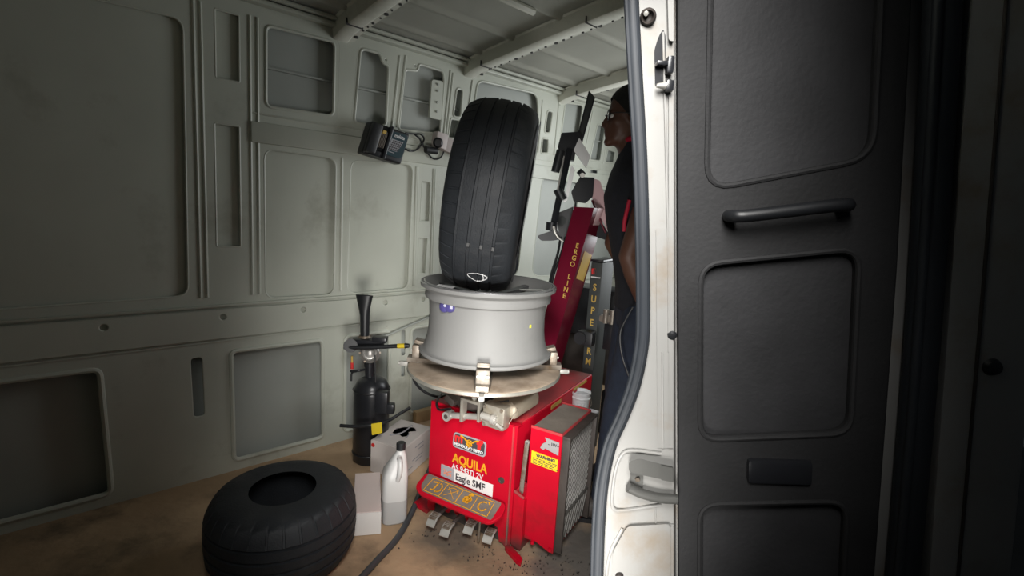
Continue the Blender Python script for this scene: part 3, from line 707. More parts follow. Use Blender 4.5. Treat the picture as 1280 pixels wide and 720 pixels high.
bm = new(); tube(bm, [mpx(639, 503, .0), mpx(647, 513, -.01), mpx(641, 522, -.03), mpx(636, 530, -.04)], .0012, 6); tube(bm, [mpx(646, 513, -.01), mpx(651, 511, -.01)], .001, 6); mp('tie_wire', bm, STEEL)
bm = new(); tube(bm, [mpx(514, 461, .05), mpx(519, 478, .05), mpx(531, 490, .08), mpx(548, 496, .10), mpx(565, 493, .12)], .006, 8); mp('air_hose', bm, BLACK)

# tilting column with lettering, on top of it the arm with the mounting head
def cx(z): return .115 + .206 * (z - .5)
def colbox(bm, z0, z1, w_, y0, y1):
    vs = []
    for z in (z0, z1):
        for x, y in ((cx(z), y0), (cx(z) + w_, y0), (cx(z) + w_, y1), (cx(z), y1)): vs.append(bm.verts.new((x, y, z)))
    for f in ((0, 1, 2, 3), (4, 5, 6, 7), (0, 1, 5, 4), (1, 2, 6, 5), (2, 3, 7, 6), (3, 0, 4, 7)): bm.faces.new([vs[i] for i in f])
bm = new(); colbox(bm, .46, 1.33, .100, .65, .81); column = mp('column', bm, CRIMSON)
bm = new(); colbox(bm, 1.25, 1.331, .1015, .70, .812); mp('column_top_sheen', bm, PINK_SHEEN, column)  # painted highlight over the column's upper right side
for s, z in (('E', 1.150), ('R', 1.1205), ('G', 1.091), ('O', 1.061), ('L', .999), ('I', .967), ('N', .935), ('E', .903)):
    x = .318 - (1.151 - z) * .187
    T = basis((x, .6488, z - .012), (1, 0, -.12), (.2, 0, 1))
    mp('lettering', text_bm(s, .033, T, bold=.0006, align='CENTER', sx=.95), GOLD, column, smooth=False)
T = None
bm = new(); q = [mon(*p, 0, cx(1.05) + .1) for p in ((734, 312), (739, 317), (731, 351), (725, 344))]
q = [(.685, 1.125), (.795, 1.10), (.785, .965), (.675, .99)]
a = []
bm = new()
for (y, z) in q: a.append(bm.verts.new((cx(z) + .1008, y, z)))
b2 = [bm.verts.new(v.co + V((.0012, 0, 0))) for v in a]
bm.faces.new(a); bm.faces.new(b2[::-1])
for i in range(4): j = (i + 1) % 4; bm.faces.new((a[i], b2[i], b2[j], a[j]))
mp('gold_strip', bm, GOLD, column, smooth=False)
def pxprism(bm, pts, Y, depth, r=1.5, k=3):
    q = round_poly(pts, r, k) if r else pts
    A_ = [at(x, y, Y) for x, y in q]; c = sum(A_, V()) / len(A_); d = V(((c.x / c.y) * depth, depth, (c.z - 1.3) / c.y * depth * .3))
    a = [bm.verts.new(p) for p in A_]; b = [bm.verts.new(p + d) for p in A_]
    bm.faces.new(a); bm.faces.new(b[::-1])
    for i in range(len(q)): j = (i + 1) % len(q); bm.faces.new((a[i], b[i], b[j], a[j]))
def mw(name, bm, m, parent=machine, **k): return link(name, bm, m, parent, world=True, **k)
bm = new(); pxprism(bm, [(714, 240), (725, 221), (743, 222), (741, 246), (732, 254), (717, 252)], 2.40, .10); arm = mw('arm_cap', bm, BLACKMET)
bm = new(); pxprism(bm, [(742, 223), (750, 226), (767, 276), (764, 297), (750, 270), (740, 247)], 2.43, .05); mw('arm_side_panel', bm, PINK_SHEEN)  # arm's right side, its bright reflection given as colour
bm = new(); tube(bm, [at(740, 250, 2.42), at(749, 273, 2.42), at(757, 291, 2.42)], .005, 8, 1); mw('arm_tube', bm, CRIMSON)
bm = new(); pxprism(bm, [(747, 286), (751, 276), (764, 297), (763, 302), (745, 296)], 2.44, .06); mw('arm_bracket', bm, BLACKMET)
bm = new(); pxprism(bm, [(736, 113), (744, 122), (728, 178), (721, 172)], 2.28, .05); mw('arm_slab', bm, BLACKMET)
bm = new(); pxprism(bm, [(737, 116), (742, 122), (727, 174), (723.5, 170)], 2.276, .004, 0); mw('slab_face', bm, DGREEN)
bm = new(); pxprism(bm, [(702, 166), (724, 164.5), (728, 170), (720, 185), (718, 201), (705, 199), (697, 184)], 2.26, .08); hb = mw('head_block', bm, BLACKMET)
bm = new(); pxprism(bm, [(724, 172), (738, 195), (733, 210), (717, 188)], 2.25, .06); mw('head_side_plate', bm, mat('bare_plate', (.75, .75, .75), .3, .3, var=.06), hb)
bm = new(); cyl(bm, at(701, 188, 2.24), at(694, 215, 2.24), .019, n=16); mw('lock_cylinder', bm, BLACK, hb)
post = new(); cyl(post, at(712, 186, 2.26), at(690, 289, 2.26), .0165, n=6); ps = mw('tool_post', post, BLACKMET)
bm = new(); cyl(bm, at(705, 195, 2.235), at(697, 238, 2.235), .004, n=8); mw('post_edge', bm, CHROME, ps)
bm = new(); pxprism(bm, [(714, 206), (719, 212), (709, 251), (704, 253)], 2.255, .03); mw('post_plate', bm, PINK_SHEEN if False else bpy.data.materials['bare_plate'], ps)
bm = new(); cyl(bm, at(697, 236, 2.255), at(704, 250, 2.255), .022, n=14); cyl(bm, at(690, 278, 2.255), at(689, 288, 2.255), .026, n=14); mw('post_collar', bm, BLACKMET, ps)
bm = new(); pxprism(bm, [(671, 295), (688, 289), (698, 288), (702, 299), (690, 301), (676, 301)], 2.23, .05, 3); hd2 = mw('mounting_head', bm, BLACKMET)
bm = new(); tube(bm, [at(692, 283, 2.215), at(694, 291, 2.215), at(698, 297, 2.215), at(704, 302, 2.215)], .006, 10, rf=lambda t: .0075 - .004 * t); mw('head_hook', bm, CHROME, hd2)
bm = new(); pxprism(bm, [(695, 267), (717, 258), (711, 300), (700, 300)], 2.46, .03); cb = mw('control_plate', bm, BLACK)
bm = new(); cyl(bm, at(702, 276, 2.455), at(702, 276, 2.465), .022, n=20); mw('dial', bm, DGREEN, cb)
bm = new(); cyl(bm, at(724, 219, 2.37), at(729, 214, 2.37), .018, n=14); mw('swivel_bolt', bm, BLACK); 
bm = new(); cyl(bm, at(728, 219, 2.34), at(728, 219, 2.35), .011, n=14); mw('swivel_washer', bm, CHROME)
for dx in (0, 6):
    bm = new(); tube(bm, [at(701 + dx, 296, 2.46), at(697 + dx * .7, 318, 2.46), at(690 + dx * .5, 340, 2.46), at(686 + dx * .4, 360, 2.46)], .0065, 8); mw('air_hose', bm, BLACK)

# helper arm pillar with vertical lettering beside the column
helper = empty('press_arm', MT @ V((.35, .86, 0)), MZ, 'dark grey bead press pillar with stacked gold letters behind the crimson column', 'machine')
HT = M.Translation(MT @ V((.35, .86, 0))) @ M.Rotation(MZ, 4, 'Z'); HTi = HT.inverted()
def hon(px, py, axis, val):
    o = HTi @ EYE; d = HTi.to_3x3() @ ray(px, py); return o + d * ((val - o[axis]) / d[axis])
tl = hon(735, 326, 1, 0); br = hon(747, 326, 1, 0)
lx = hon(733, 400, 1, 0).x; hw = br.x - tl.x
bm = new(); box(bm, (lx + .03, .09, .53), (.062, .18, 1.06), bev=.006); hp = link('pillar', bm, DGREEN, helper)
bm = new(); box(bm, (lx + .03, .10, 1.068), (.07, .2, .014), bev=.005); link('pillar_cap', bm, BLACKMET, helper)
for i, (s, y) in enumerate(zip('SUPERARM', (358, 372.5, 387, 402, 416, 427, 438, 451))):
    c = hon(740 - .06 * (y - 358), y, 1, -.001)
    link('lettering', text_bm(s, .05, basis((lx + .03, -.001, c.z - .02), (1, 0, 0), (0, 0, 1)), bold=.001, align='CENTER', sx=.8), GOLD, hp, smooth=False)
c = hon(742, 341, 1, -.001)
link('maker_mark', text_bm('m', .05, basis((lx + .008, -.002, c.z - .005), (1, 0, .1), (0, 0, 1)), bold=.004, sx=.6), RPRINT, hp, smooth=False)
bm = new(); box(bm, (lx + .03, -.001, c.z - .022), (.05, .002, .006)); link('maker_line', bm, WPRINT, hp)
bm = new(); hz_ = hon(738, 421, 1, 0).z; box(bm, (lx + .02, -.03, hz_), (.085, .06, .075), bev=.012); cyl(bm, (lx + .0, -.075, hz_), (lx + .0, -.02, hz_), .032, n=18); link('clamp_handle', bm, BLACK, helper)
bm = new(); box(bm, (lx + .12, .0, .78), (.09, .05, .03), bev=.006); cyl(bm, (lx + .11, -.02, .76), (lx + .11, -.02, .83), .015, n=14); cyl(bm, (lx + .145, -.02, .76), (lx + .145, -.02, .83), .015, n=14); link('roller_bracket', bm, STEEL, helper)
bm = new(); box(bm, (lx + .12, .05, .68), (.06, .06, .14), bev=.01); link('slide_block', bm, BLACKMET, helper)

# ------------------------------------------------------------------ rim on the turntable
RC = MT @ V((.185, .10, .672 + .06))
rim = empty('wheel_rim', RC, 0, 'silver alloy wheel rim lying on the turntable with a violet tag on its barrel', 'wheel rim')
RP = [(.222, .03), (.235, .004), (.25, 0), (.262, 0), (.2655, .006), (.262, .014), (.252, .017), (.247, .024), (.243, .035), (.236, .06), (.2305, .10), (.229, .15), (.231, .195), (.2335, .212), (.240, .217), (.2475, .219), (.249, .226), (.2475, .235), (.2455, .242), (.2475, .250), (.258, .257), (.2655, .262), (.2675, .270), (.2655, .278), (.258, .281), (.249, .279), (.238, .268), (.226, .258), (.219, .235), (.214, .10), (.216, .05)]
bm = new(); lathe(bm, RP, (0, 0, 0), 128, closed=True); barrel = link('barrel', bm, ALLOY, rim)
bm = new(); lathe(bm, [(.2655, .264), (.2672, .270), (.2655, .279), (.25, .2805)], (0, 0, 0), 128); link('machined_lip', bm, mat('machined_lip', (.5, .5, .52), .22, .85, var=.05), rim)
spm = mat('spoke_grey', (.10, .10, .105), .3, .5, var=.1)
bm = new(); lathe(bm, [(0, .20), (.06, .205), (.065, .225), (.05, .232), (.03, .226), (0, .224)], (0, 0, 0), 48); link('hub', bm, spm, rim)
for i in range(10):
    a = 2 * math.pi * (i + .3) / 10
    bm = new(); prism(bm, [(.05, .21), (.14, .222), (.226, .238), (.226, .252), (.14, .238), (.05, .23)], 'xz', -.016, .016)
    bm.transform(M.Rotation(a, 4, 'Z')); link('spoke', bm, spm, rim)
def hitcyl(px, py, c, r):
    d = ray(px, py); o = EYE - c; A2 = d.x ** 2 + d.y ** 2; B2 = o.x * d.x + o.y * d.y; C2 = o.x ** 2 + o.y ** 2 - r * r
    t = (-B2 - math.sqrt(max(0, B2 * B2 - A2 * C2))) / A2; return EYE + d * t
bm = new()
for px, r in ((556, 6.2), (563, 6.2)):
    c = hitcyl(px, 383.5, RC, .232); n_ = V((c.x - RC.x, c.y - RC.y, 0)).normalized(); lathe(bm, [(0, .013), (.010, .013), (.018, .010), (.021, .002), (.021, -.004)], c, 20, frame(n_))
vt = link('violet_tag', bm, PURPLE, rim, world=True)
bm = new(); c = hitcyl(556, 382, RC, .246); lathe(bm, [(0, .003), (.005, .002), (.006, 0)], c, 12, frame(n_)); c = hitcyl(564, 384, RC, .246); box(bm, c, (.010, .004, .012), frame(n_).to_4x4() @ M.Rotation(math.pi / 2, 4, 'X')); link('tag_face', bm, mat('pale_violet', (.5, .5, .62), .4), vt, world=True)
bm = new(); c = hitcyl(558, 375.5, RC, .236); cyl(bm, c, c + V((0, 0, .012)), .004, n=10); link('tag_stem', bm, STEEL, vt, world=True)
bm = new(); c = hitcyl(663, 408, RC, .2298); n_ = V((c.x - RC.x, c.y - RC.y, 0)).normalized(); box(bm, c, (.009, .012, .0012), frame(n_).to_4x4()); link('paint_dot', bm, mat('yellow_dot', (.65, .65, .05), .5), rim, world=True)
bm = new(); box(bm, (-.165, -.085, .262), (.075, .05, .001), M.Rotation(-.4, 4, 'Z') @ M.Rotation(.12, 4, 'X')); link('paper_label', bm, WPRINT, rim)
bm = new(); box(bm, (.17, -.02, .262), (.10, .022, .002), M.Rotation(.3, 4, 'Z')); link('bright_spoke_edge', bm, CHROME, rim)

# ------------------------------------------------------------------ tyre standing in the rim
def tyre_mesh(R, W, rb, grooves, npitch=44, sipes=True, rim_side=True):
    h = W / 2
    pr = []                                   # (axial x, radius, kind)
    tw = h * .80
    xs = [-tw, -tw * .86]
    def crown(x): return R - .022 * (abs(x) / tw) ** 3.2
    pts = [(-h * .985, R - .14, 0), (-h, R - .105, 0), (-h * .985, R - .075, 0), (-h * .945, R - .047, 0), (-h * .885, R - .030, 2)]
    x = -tw
    edges = sorted(grooves)
    cur = [(-tw, crown(-tw), 1), (-tw * .9, crown(tw * .9), 1), (-tw * .72, crown(tw * .72), 1)]
    pts += cur
    for g, gw in edges:
        pts += [(g - gw / 2 - .001, crown(g), 0), (g - gw / 2 + .0007, crown(g) - .0065, 0), (g + gw / 2 - .0007, crown(g) - .0065, 0), (g + gw / 2 + .001, crown(g), 0)]
    pts += [(tw * .72, crown(tw * .72), 3), (tw * .9, crown(tw * .9), 1), (tw, crown(tw), 1), (h * .885, R - .030, 2), (h * .945, R - .047, 0), (h * .985, R - .075, 0), (h, R - .105, 0), (h * .985, R - .14, 0)]
    pts = sorted(pts[:8], key=lambda p: 0) + pts[8:]
    pts += [(h * .86, rb + .012, 0), (h * .80, rb, 0), (h * .70, rb, 0), (h * .72, rb + .02, 0), (h * .86, R - .1, 0), (h * .82, R - .03, 0), (0, R - .018, 0), (-h * .82, R - .03, 0), (-h * .86, R - .1, 0), (-h * .72, rb + .02, 0), (-h * .70, rb, 0), (-h * .80, rb, 0), (-h * .86, rb + .012, 0)]
    bm = new(); rings = []
    angs = []
    for i in range(npitch):
        for f, s in ((0, 0), (.80, 0), (.83, 1), (.95, 1), (.98, 0)): angs.append((2 * math.pi * (i + f) / npitch, s))
    for a, s in angs:
        ring = []
        for x, r, k in pts:
            if s and sipes and k in (1, 2, 3) and (x < 0 or k == 3 or x > 0): r -= (.0028 if x < 0 else (.002 if k == 3 else .0))
            ring.append(bm.verts.new((x, -r * math.cos(a), -r * math.sin(a))))
        rings.append(ring)
    n = len(pts)
    for i in range(len(rings)):
        A, B = rings[i], rings[(i + 1) % len(rings)]
        for j in range(n): bm.faces.new((A[j], A[(j + 1) % n], B[(j + 1) % n], B[j]))
    return bm
TYC = at(614, 247, 1.955)
tyre = empty('tyre', TYC, 0, 'worn black tyre standing upright in the bright rim, oval chalk mark on its tread', 'tyre')
tyre.rotation_euler = (0, math.radians(6.5), math.radians(-2.0))
TYT = M.Translation(TYC) @ tyre.rotation_euler.to_matrix().to_4x4()
TR = .362
bm = tyre_mesh(TR, .275, .262, [(-.068, .009), (-.022, .010), (.022, .010), (.062, .009)]); link('carcass', bm, RUBBER, tyre)
def tpt(x, ang, r=TR + .0015): return V((x, -r * math.cos(ang), -r * math.sin(ang)))
bm = new(); tube(bm, [tpt(.018 + .032 * math.cos(t) - .008 * math.sin(2 * t), math.radians(52) + .072 * math.sin(t), TR - .001) for t in [2 * math.pi * i / 22 for i in range(22)]], .0016, 6, 1, True)
ck = link('chalk_mark', bm, WPRINT, tyre)
bm = new(); tube(bm, [tpt(.036, math.radians(48.5), TR - .002), tpt(.040, math.radians(52), TR - .002), tpt(.034, math.radians(55.5), TR - .002)], .0022, 6, 3); link('chalk_stroke', bm, WPRINT, ck)
for gx in (-.022, .022, .062):
    bm = new(); p = tpt(gx, math.radians(28), TR - .004); box(bm, p, (.009, .006, .012)); link('wear_bar', bm, mat('wear_bar', (.05, .05, .05), .6) if 'wear_bar' not in bpy.data.materials else bpy.data.materials['wear_bar'], tyre)
bm = new(); lathe(bm, [(.30, .1375), (.305, .1395), (.312, .1375)], (0, 0, 0), 96, M.Rotation(math.pi / 2, 3, 'Y')); link('sidewall_rib', bm, RUBBER, tyre)

# tyre lying flat at the left edge
t2p = at(444, 606, 1.62)
lt = empty('tyre', (t2p.x - .258, 1.625, .14), 0, 'black tyre lying flat on the floor at the left edge beside a small white box', 'tyre')
lt.rotation_euler = (0, math.pi / 2, 0)
bm = tyre_mesh(.25, .27, .17, [(-.06, .009), (-.02, .010), (.02, .010), (.06, .009)], 30); link('carcass', bm, RUBBER, lt)

# ------------------------------------------------------------------ bead seater (air tank with flared nozzle) by the wall
SY = 2.36
sp = at(463, 576, SY)
seater = empty('air_bead_seater', (sp.x, sp.y, 0), 0, 'black compressed-air tank with a flared upright nozzle standing by the van wall', 'tool')
def sw(name, bm, m, parent=None, **k): return link(name, bm, m, parent or seater, world=True, **k)
ztop = at(463, 478, SY).z; r_ = .088
bm = new(); lathe(bm, [(0, 0), (r_ * .9, 0), (r_, .012), (r_, ztop - .05), (r_ * .97, ztop - .02), (r_ * .8, ztop + .01), (r_ * .45, ztop + .03), (0, ztop + .034)], (sp.x, sp.y, 0), 40); sw('tank', bm, BLACKMET)
bm = new()
for z in (ztop - .03, .05): lathe(bm, [(r_ + .001, z - .004), (r_ + .004, z), (r_ + .001, z + .004)], (sp.x, sp.y, 0), 40)
sw('weld_bead', bm, BLACK)
nz_ = [(456, 369), (457, 384), (457, 390), (458, 420)]
bm = new()
def ellring(c, rx, ry, n=20): return [bm.verts.new(c + V((math.cos(2 * math.pi * i / n) * rx, math.sin(2 * math.pi * i / n) * ry, 0))) for i in range(n)]
R0 = [ellring(at(456, 420, SY - .02), .021, .021), ellring(at(456, 394, SY - .02), .023, .022), ellring(at(455.5, 387, SY - .02), .026, .02), ellring(at(455.5, 369, SY - .02), .042, .012), ellring(at(455.5, 369.6, SY - .02), .038, .009), ellring(at(455.5, 386, SY - .02), .02, .012)]
for A_, B_ in zip(R0[:-1], R0[1:]):
    for i in range(20): j = (i + 1) % 20; bm.faces.new((A_[i], A_[j], B_[j], B_[i]))
bm.faces.new(R0[-1]); bm.faces.new(R0[0]); nozzle = sw('nozzle', bm, BLACK)
bm = new(); cyl(bm, at(456, 419, SY - .02), at(456, 424, SY - .02), .026, .034, 24); sw('nozzle_flange', bm, STEEL)
bm = new(); p = at(461, 427, SY - .03); box(bm, p, (.15, .07, .035), bev=.012); box(bm, at(475, 424, SY - .05), (.07, .05, .028), bev=.008); sw('valve_body', bm, BLACKMET)
bm = new(); tube(bm, [at(430, 434, SY - .09), at(455, 434.5, SY - .09), at(497, 432.5, SY - .09)], .010, 12, 3); hdl = sw('lever_bar', bm, BLACK)
bm = new(); cyl(bm, at(438, 432, SY - .095), at(439, 432, SY - .02), .032, n=24); sw('valve_end', bm, BLACK)
bm = new(); cyl(bm, at(497, 432.5, SY - .09), at(506, 432.2, SY - .09), .0115, n=16); sw('yellow_band', bm, YEL, hdl)
bm = new(); cyl(bm, at(506, 432.2, SY - .09), at(511.5, 432, SY - .09), .013, .010, n=16); sw('lever_tip', bm, BLACK, hdl)
bm = new(); c = at(462.5, 441, SY - .05); n_ = (EYE - c).normalized(); lathe(bm, [(0, .02), (.012, .02), (.02, .014), (.03, .012), (.036, .02), (.041, .012), (.048, .008), (.05, -.01), (.03, -.03)], c, 32, frame(n_)); reg = sw('regulator', bm, mat('regulator_alloy', (.38, .37, .35), .35, .7, var=.15))
for a in range(6): bm = new(); q = c + frame(n_) @ V((.047 * math.cos(a * 1.047), .047 * math.sin(a * 1.047), .0)); lathe(bm, [(0, .014), (.005, .014), (.006, -.004)], q, 8, frame(n_)); sw('regulator_bolt', bm, STEEL, reg)
bm = new(); cyl(bm, at(462, 455, SY), at(462, 482, SY), .024, n=20); cyl(bm, at(462, 452, SY), at(462, 457, SY), .03, n=20); sw('neck', bm, BLACKMET)
bm = new(); tube(bm, [at(438, 464, SY - .07), at(450, 463, SY - .07), at(456, 462, SY - .03)], .006, 8); tube(bm, [at(439, 476, SY - .07), at(440, 466, SY - .07), at(446, 464, SY - .07)], .005, 8); sw('air_pipe', bm, BLACK)
bm = new(); cyl(bm, at(468.5, 444, SY - .11), at(469.5, 478, SY - .11), .0035, n=8); sw('pull_rod', bm, BLACK)
bm = new(); cyl(bm, at(440, 453, SY - .1), at(440, 461, SY - .1), .007, n=10); sw('red_tip', bm, RPRINT)
bm = new(); cyl(bm, at(440, 445, SY - .1), at(440, 453, SY - .1), .005, n=10); sw('brass_fitting', bm, GOLD)
bm = new(); box(bm, at(478, 502, SY - .09), (.06, .05, .11), bev=.012); box(bm, at(487, 510, SY - .09), (.05, .04, .05), bev=.01); sw('mounting_bracket', bm, BLACKMET)

# floor hose with a yellow tag
hose = empty('air_hose', at(470, 532, 2.2), 0, 'thin black air hose with a yellow tag in front of the black tank', 'hose')
bm = new(); tube(bm, [at(425, 532, 2.2), at(445, 533, 2.2), at(465, 531, 2.2), at(485, 526, 2.24), at(500, 517, 2.32), at(512, 510, 2.4)], .008, 10); link('tube', bm, BLACK, hose, world=True)
bm = new(); pxprism(bm, [(464, 530), (477, 528), (478, 541), (465, 544)], 2.185, .004, .8); link('yellow_tag', bm, YEL, hose, world=True)

# ------------------------------------------------------------------ boxes and jug
def flr(x, y, z=0.0):
    d = ray(x, y); return EYE + d * ((z - EYE.z) / d.z)
h_ = .165
Lc, Bc, Rc = [q + V((.014, -.004, 0)) for q in (flr(460, 549, h_), flr(498, 523, h_), flr(536, 533, h_))]
Fc = Lc + Rc - Bc
carton = empty('carton', ((Lc + Rc) / 2).xy.to_3d(), 0, 'white printed cardboard carton standing behind the plastic jug', 'box')
bm = new(); cs = [Lc, Fc, Rc, Bc]; a = [bm.verts.new(V((p.x, p.y, 0.001))) for p in cs]; b = [bm.verts.new(p) for p in cs]
bm.faces.new(a); bm.faces.new(b)
for i in range(4): j = (i + 1) % 4; bm.faces.new((a[i], a[j], b[j], b[i]))
bmesh.ops.bevel(bm, geom=list(bm.edges), offset=.003, segments=2, affect='EDGES')
link('box_body', bm, CARTON, carton, world=True)
u_, v_ = (Bc - Lc), (Fc - Lc)
def ctop(a, b, dz=.0012): return Lc + u_ * a + v_ * b + V((0, 0, dz))
bm = new()
vs = [bm.verts.new(ctop(*p)) for p in round_poly([(.40, .28), (.58, .22), (.72, .36), (.80, .62), (.70, .78), (.60, .60), (.48, .74), (.36, .62), (.44, .48)], .05)]; bm.faces.new(vs)
bmesh.ops.solidify(bm, geom=list(bm.faces), thickness=.0006); link('printed_picture', bm, KPRINT, carton, world=True)
bm = new(); tube(bm, [ctop(.3, .3, .002), ctop(.5, .5, .002), ctop(.85, .5, .002)], .004, 6); tube(bm, [ctop(.35, .75, .002), ctop(.55, .7, .002)], .003, 6, 2); link('printed_picture', bm, GPRINT, carton, world=True)
bm = new(); c = Lc + (Fc - Lc) * .0 + (V((Lc.x, Lc.y, h_ * .86)) - Lc); n_ = (Fc - Lc).cross(V((0, 0, 1))).normalized()
if n_.dot(EYE - c) < 0: n_ = -n_
q = Lc + v_ * .08; q.z = h_ * .86; lathe(bm, [(0, .0015), (.010, .0015), (.010, 0)], q, 16, frame(n_)); link('red_mark', bm, RPRINT, carton, world=True)
bm = new()
for i, (t, z, l) in enumerate([(.55, .75, .2), (.62, .62, .12), (.5, .4, .25), (.55, .3, .16), (.25, .22, .1)]):
    q = Rc.lerp(Fc, 1 - t); q.z = h_ * z; d = (Rc - Fc).normalized(); n2 = d.cross(V((0, 0, 1)))
    if n2.dot(EYE - q) < 0: n2 = -n2
    box(bm, q + n2 * .0006, (l * .4, .0012, .004), basis((0, 0, 0), d, n2).to_3x3())
link('small_print', bm, GPRINT, carton, world=True, smooth=False)

FR, FL = flr(476, 668), flr(441, 671)
zb = .098
BRr = flr(475, 591, zb)
wbx = empty('small_box', ((FR + FL) / 2 + V((0, .1, 0))).xy.to_3d(), 0, 'small plain white box on the floor in front of the plastic jug', 'box')
dv = V((BRr.x - FR.x, BRr.y - FR.y, 0))
cs = [FL, FR, FR + dv, FL + dv]
bm = new(); a = [bm.verts.new(V((p.x, p.y, .001))) for p in cs]; b = [bm.verts.new(V((p.x, p.y, zb))) for p in cs]
bm.faces.new(a); bm.faces.new(b)
for i in range(4): j = (i + 1) % 4; bm.faces.new((a[i], a[j], b[j], b[i]))
bmesh.ops.bevel(bm, geom=list(bm.edges), offset=.002, segments=2, affect='EDGES'); link('box_body', bm, WHITE, wbx, world=True)
bm = new(); q = [V((p.x, p.y, zb)) for p in cs]; prism(bm, [(p.x, p.y) for p in q], 'xy', zb + .0003, zb + .003); link('box_lid', bm, PINKW, wbx, world=True)

JC = flr(492, 647); JC.z = 0
jug = empty('plastic_jug', JC, math.radians(20), 'milky white plastic jug with a black cap standing between carton and red machine', 'jug')
def sq(c, hx, hy, z, n=32, e=4.0):
    out = []
    for i in range(n):
        t = 2 * math.pi * i / n; ct, st = math.cos(t), math.sin(t)
        out.append(V((c[0] + hx * math.copysign(abs(ct) ** (2 / e), ct), c[1] + hy * math.copysign(abs(st) ** (2 / e), st), z)))
    return out
def loft(bm, secs):
    rs = [[bm.verts.new(p) for p in s] for s in secs]
    for A_, B_ in zip(rs[:-1], rs[1:]):
        for i in range(len(A_)): j = (i + 1) % len(A_); bm.faces.new((A_[i], A_[j], B_[j], B_[i]))
    bm.faces.new(rs[0][::-1]); bm.faces.new(rs[-1])
Hj = .315
bm = new(); loft(bm, [sq((0, 0), .046, .05, .001), sq((0, 0), .051, .056, .008), sq((0, 0), .051, .056, Hj * .33)]); link('filled_part', bm, PLASTLOW, jug)
bm = new(); loft(bm, [sq((0, 0), .0508, .0558, Hj * .33), sq((0, 0), .051, .056, Hj * .58), sq((.003, 0), .048, .05, Hj * .68), sq((.012, 0), .036, .034, Hj * .80, e=3), sq((.02, 0), .024, .022, Hj * .9, e=2.4), sq((.022, 0), .017, .017, Hj * .94, e=2), sq((.022, 0), .017, .017, Hj * .98, e=2)]); link('bottle', bm, PLAST, jug)
bm = new(); tube(bm, [(.012, -.03, Hj * .89), (.014, -.055, Hj * .86), (.012, -.062, Hj * .74), (.006, -.05, Hj * .62)], .010, 10); link('handle', bm, PLAST, jug)
bm = new(); lathe(bm, [(0, .0), (.019, 0), (.019, .026), (.016, .029), (0, .029)], (.022, 0, Hj * .965), 24); link('cap', bm, BLACK, jug)

# hose on the floor in front
hose2 = empty('floor_hose', flr(500, 660), 0, 'thick dark rubber hose curving across the plywood floor to the machine', 'hose')
bm = new(); tube(bm, [flr(440, 735, .012), flr(470, 702, .012), flr(497, 672, .012), flr(515, 640, .012), flr(528, 608, .014), flr(540, 580, .014)], .012, 12); link('tube', bm, mat('hose_rubber', (.05, .055, .06), .5, var=.15), hose2, world=True)

# loose chips of dirt in front of the machine
bm = new()
for i in range(150):
    a_, b__ = random.gauss(0, 1), random.gauss(0, 1)
    cx0, cy0 = random.choice(((-.25, 1.80), (-.05, 1.70), (.2, 1.66), (.36, 1.66), (.1, 1.66)))
    p = V((cx0 + a_ * .07, cy0 + b__ * .035, .002)); q = random.uniform(.002, .006)
    box(bm, p, (q, q * random.uniform(.4, 1), .003), M.Rotation(random.uniform(0, 3), 4, 'Z'))
tag(link('dirt_chips', bm, DGREASE, smooth=False), 'loose dark chips of dirt scattered over the floor before the pedals', 'dirt', kind='stuff')

# bucket on a grey storage crate
by = 2.22
bc = at(724, 521, by); bz = bc.z
crate = empty('storage_crate', (bc.x + .004, by + .03, 0), MZ, 'low grey storage crate behind the machine with a white bucket on it', 'crate')
bm = new(); box(bm, (0, 0, bz / 2 - .012), (.11, .2, bz - .03), bev=.008); link('crate_body', bm, DGREASE, crate)
bm = new(); box(bm, (0, 0, bz - .013), (.124, .214, .024), bev=.006); link('crate_lid', bm, GREYPL, crate)
bucket = empty('bucket', (bc.x, by, bz), 0, 'small white plastic bucket with a wire handle behind the red machine', 'bucket')
bm = new(); lathe(bm, [(0, 0), (.033, 0), (.036, .004), (.043, .115), (.046, .118), (.046, .126), (.041, .126), (.035, .01), (0, .008)], (0, 0, 0), 40); link('pail', bm, BUCKET, bucket)
bm = new(); lathe(bm, [(.0415, .095), (.0455, .098), (.0455, .103), (.0425, .106)], (0, 0, 0), 40); link('rim_band', bm, BUCKET, bucket)
bm = new(); lathe(bm, [(0, .112), (.040, .112)], (0, 0, 0), 32); link('contents', bm, mat('pale_contents', (.5, .52, .54), .6), bucket)
bm = new(); tube(bm, [(-.046, 0, .10), (-.05, -.03, .07), (-.03, -.052, .05), (.01, -.055, .045), (.045, -.03, .07), (.046, 0, .10)], .0016, 6); link('wire_handle', bm, STEEL, bucket)
bm = new(); rr = [(.0385, .045), (.0425, .085)]; N_ = 8
vs = [[bm.verts.new((r * math.cos(t) * 1.008, r * math.sin(t) * 1.008, z)) for t in [math.radians(235 + 8 * i) for i in range(9)]] for r, z in rr]
for i in range(8): bm.faces.new((vs[0][i], vs[0][i + 1], vs[1][i + 1], vs[1][i]))
link('label', bm, mat('bucket_label', (.62, .64, .66), .5, var=.2, scale=120), bucket)

# added dark bulk in place of the deep shade behind the column
bulk = empty('shade_bulk', at(735, 480, 3.0).xy.to_3d(), MZ, 'added dark bulk standing in for the deep shade behind the crimson column', 'machine')
bm = new(); cyl(bm, (-.18, 0, .42), (.22, 0, .42), .15, n=32); link('tank', bm, DGREASE, bulk)
bm = new(); box(bm, (0, 0, .72), (.34, .2, .3), bev=.03); link('shade_block', bm, BLACKMET, bulk)
bm = new(); box(bm, (-.12, 0, .13), (.04, .22, .26)); box(bm, (.15, 0, .13), (.04, .22, .26)); link('feet', bm, BLACKMET, bulk)

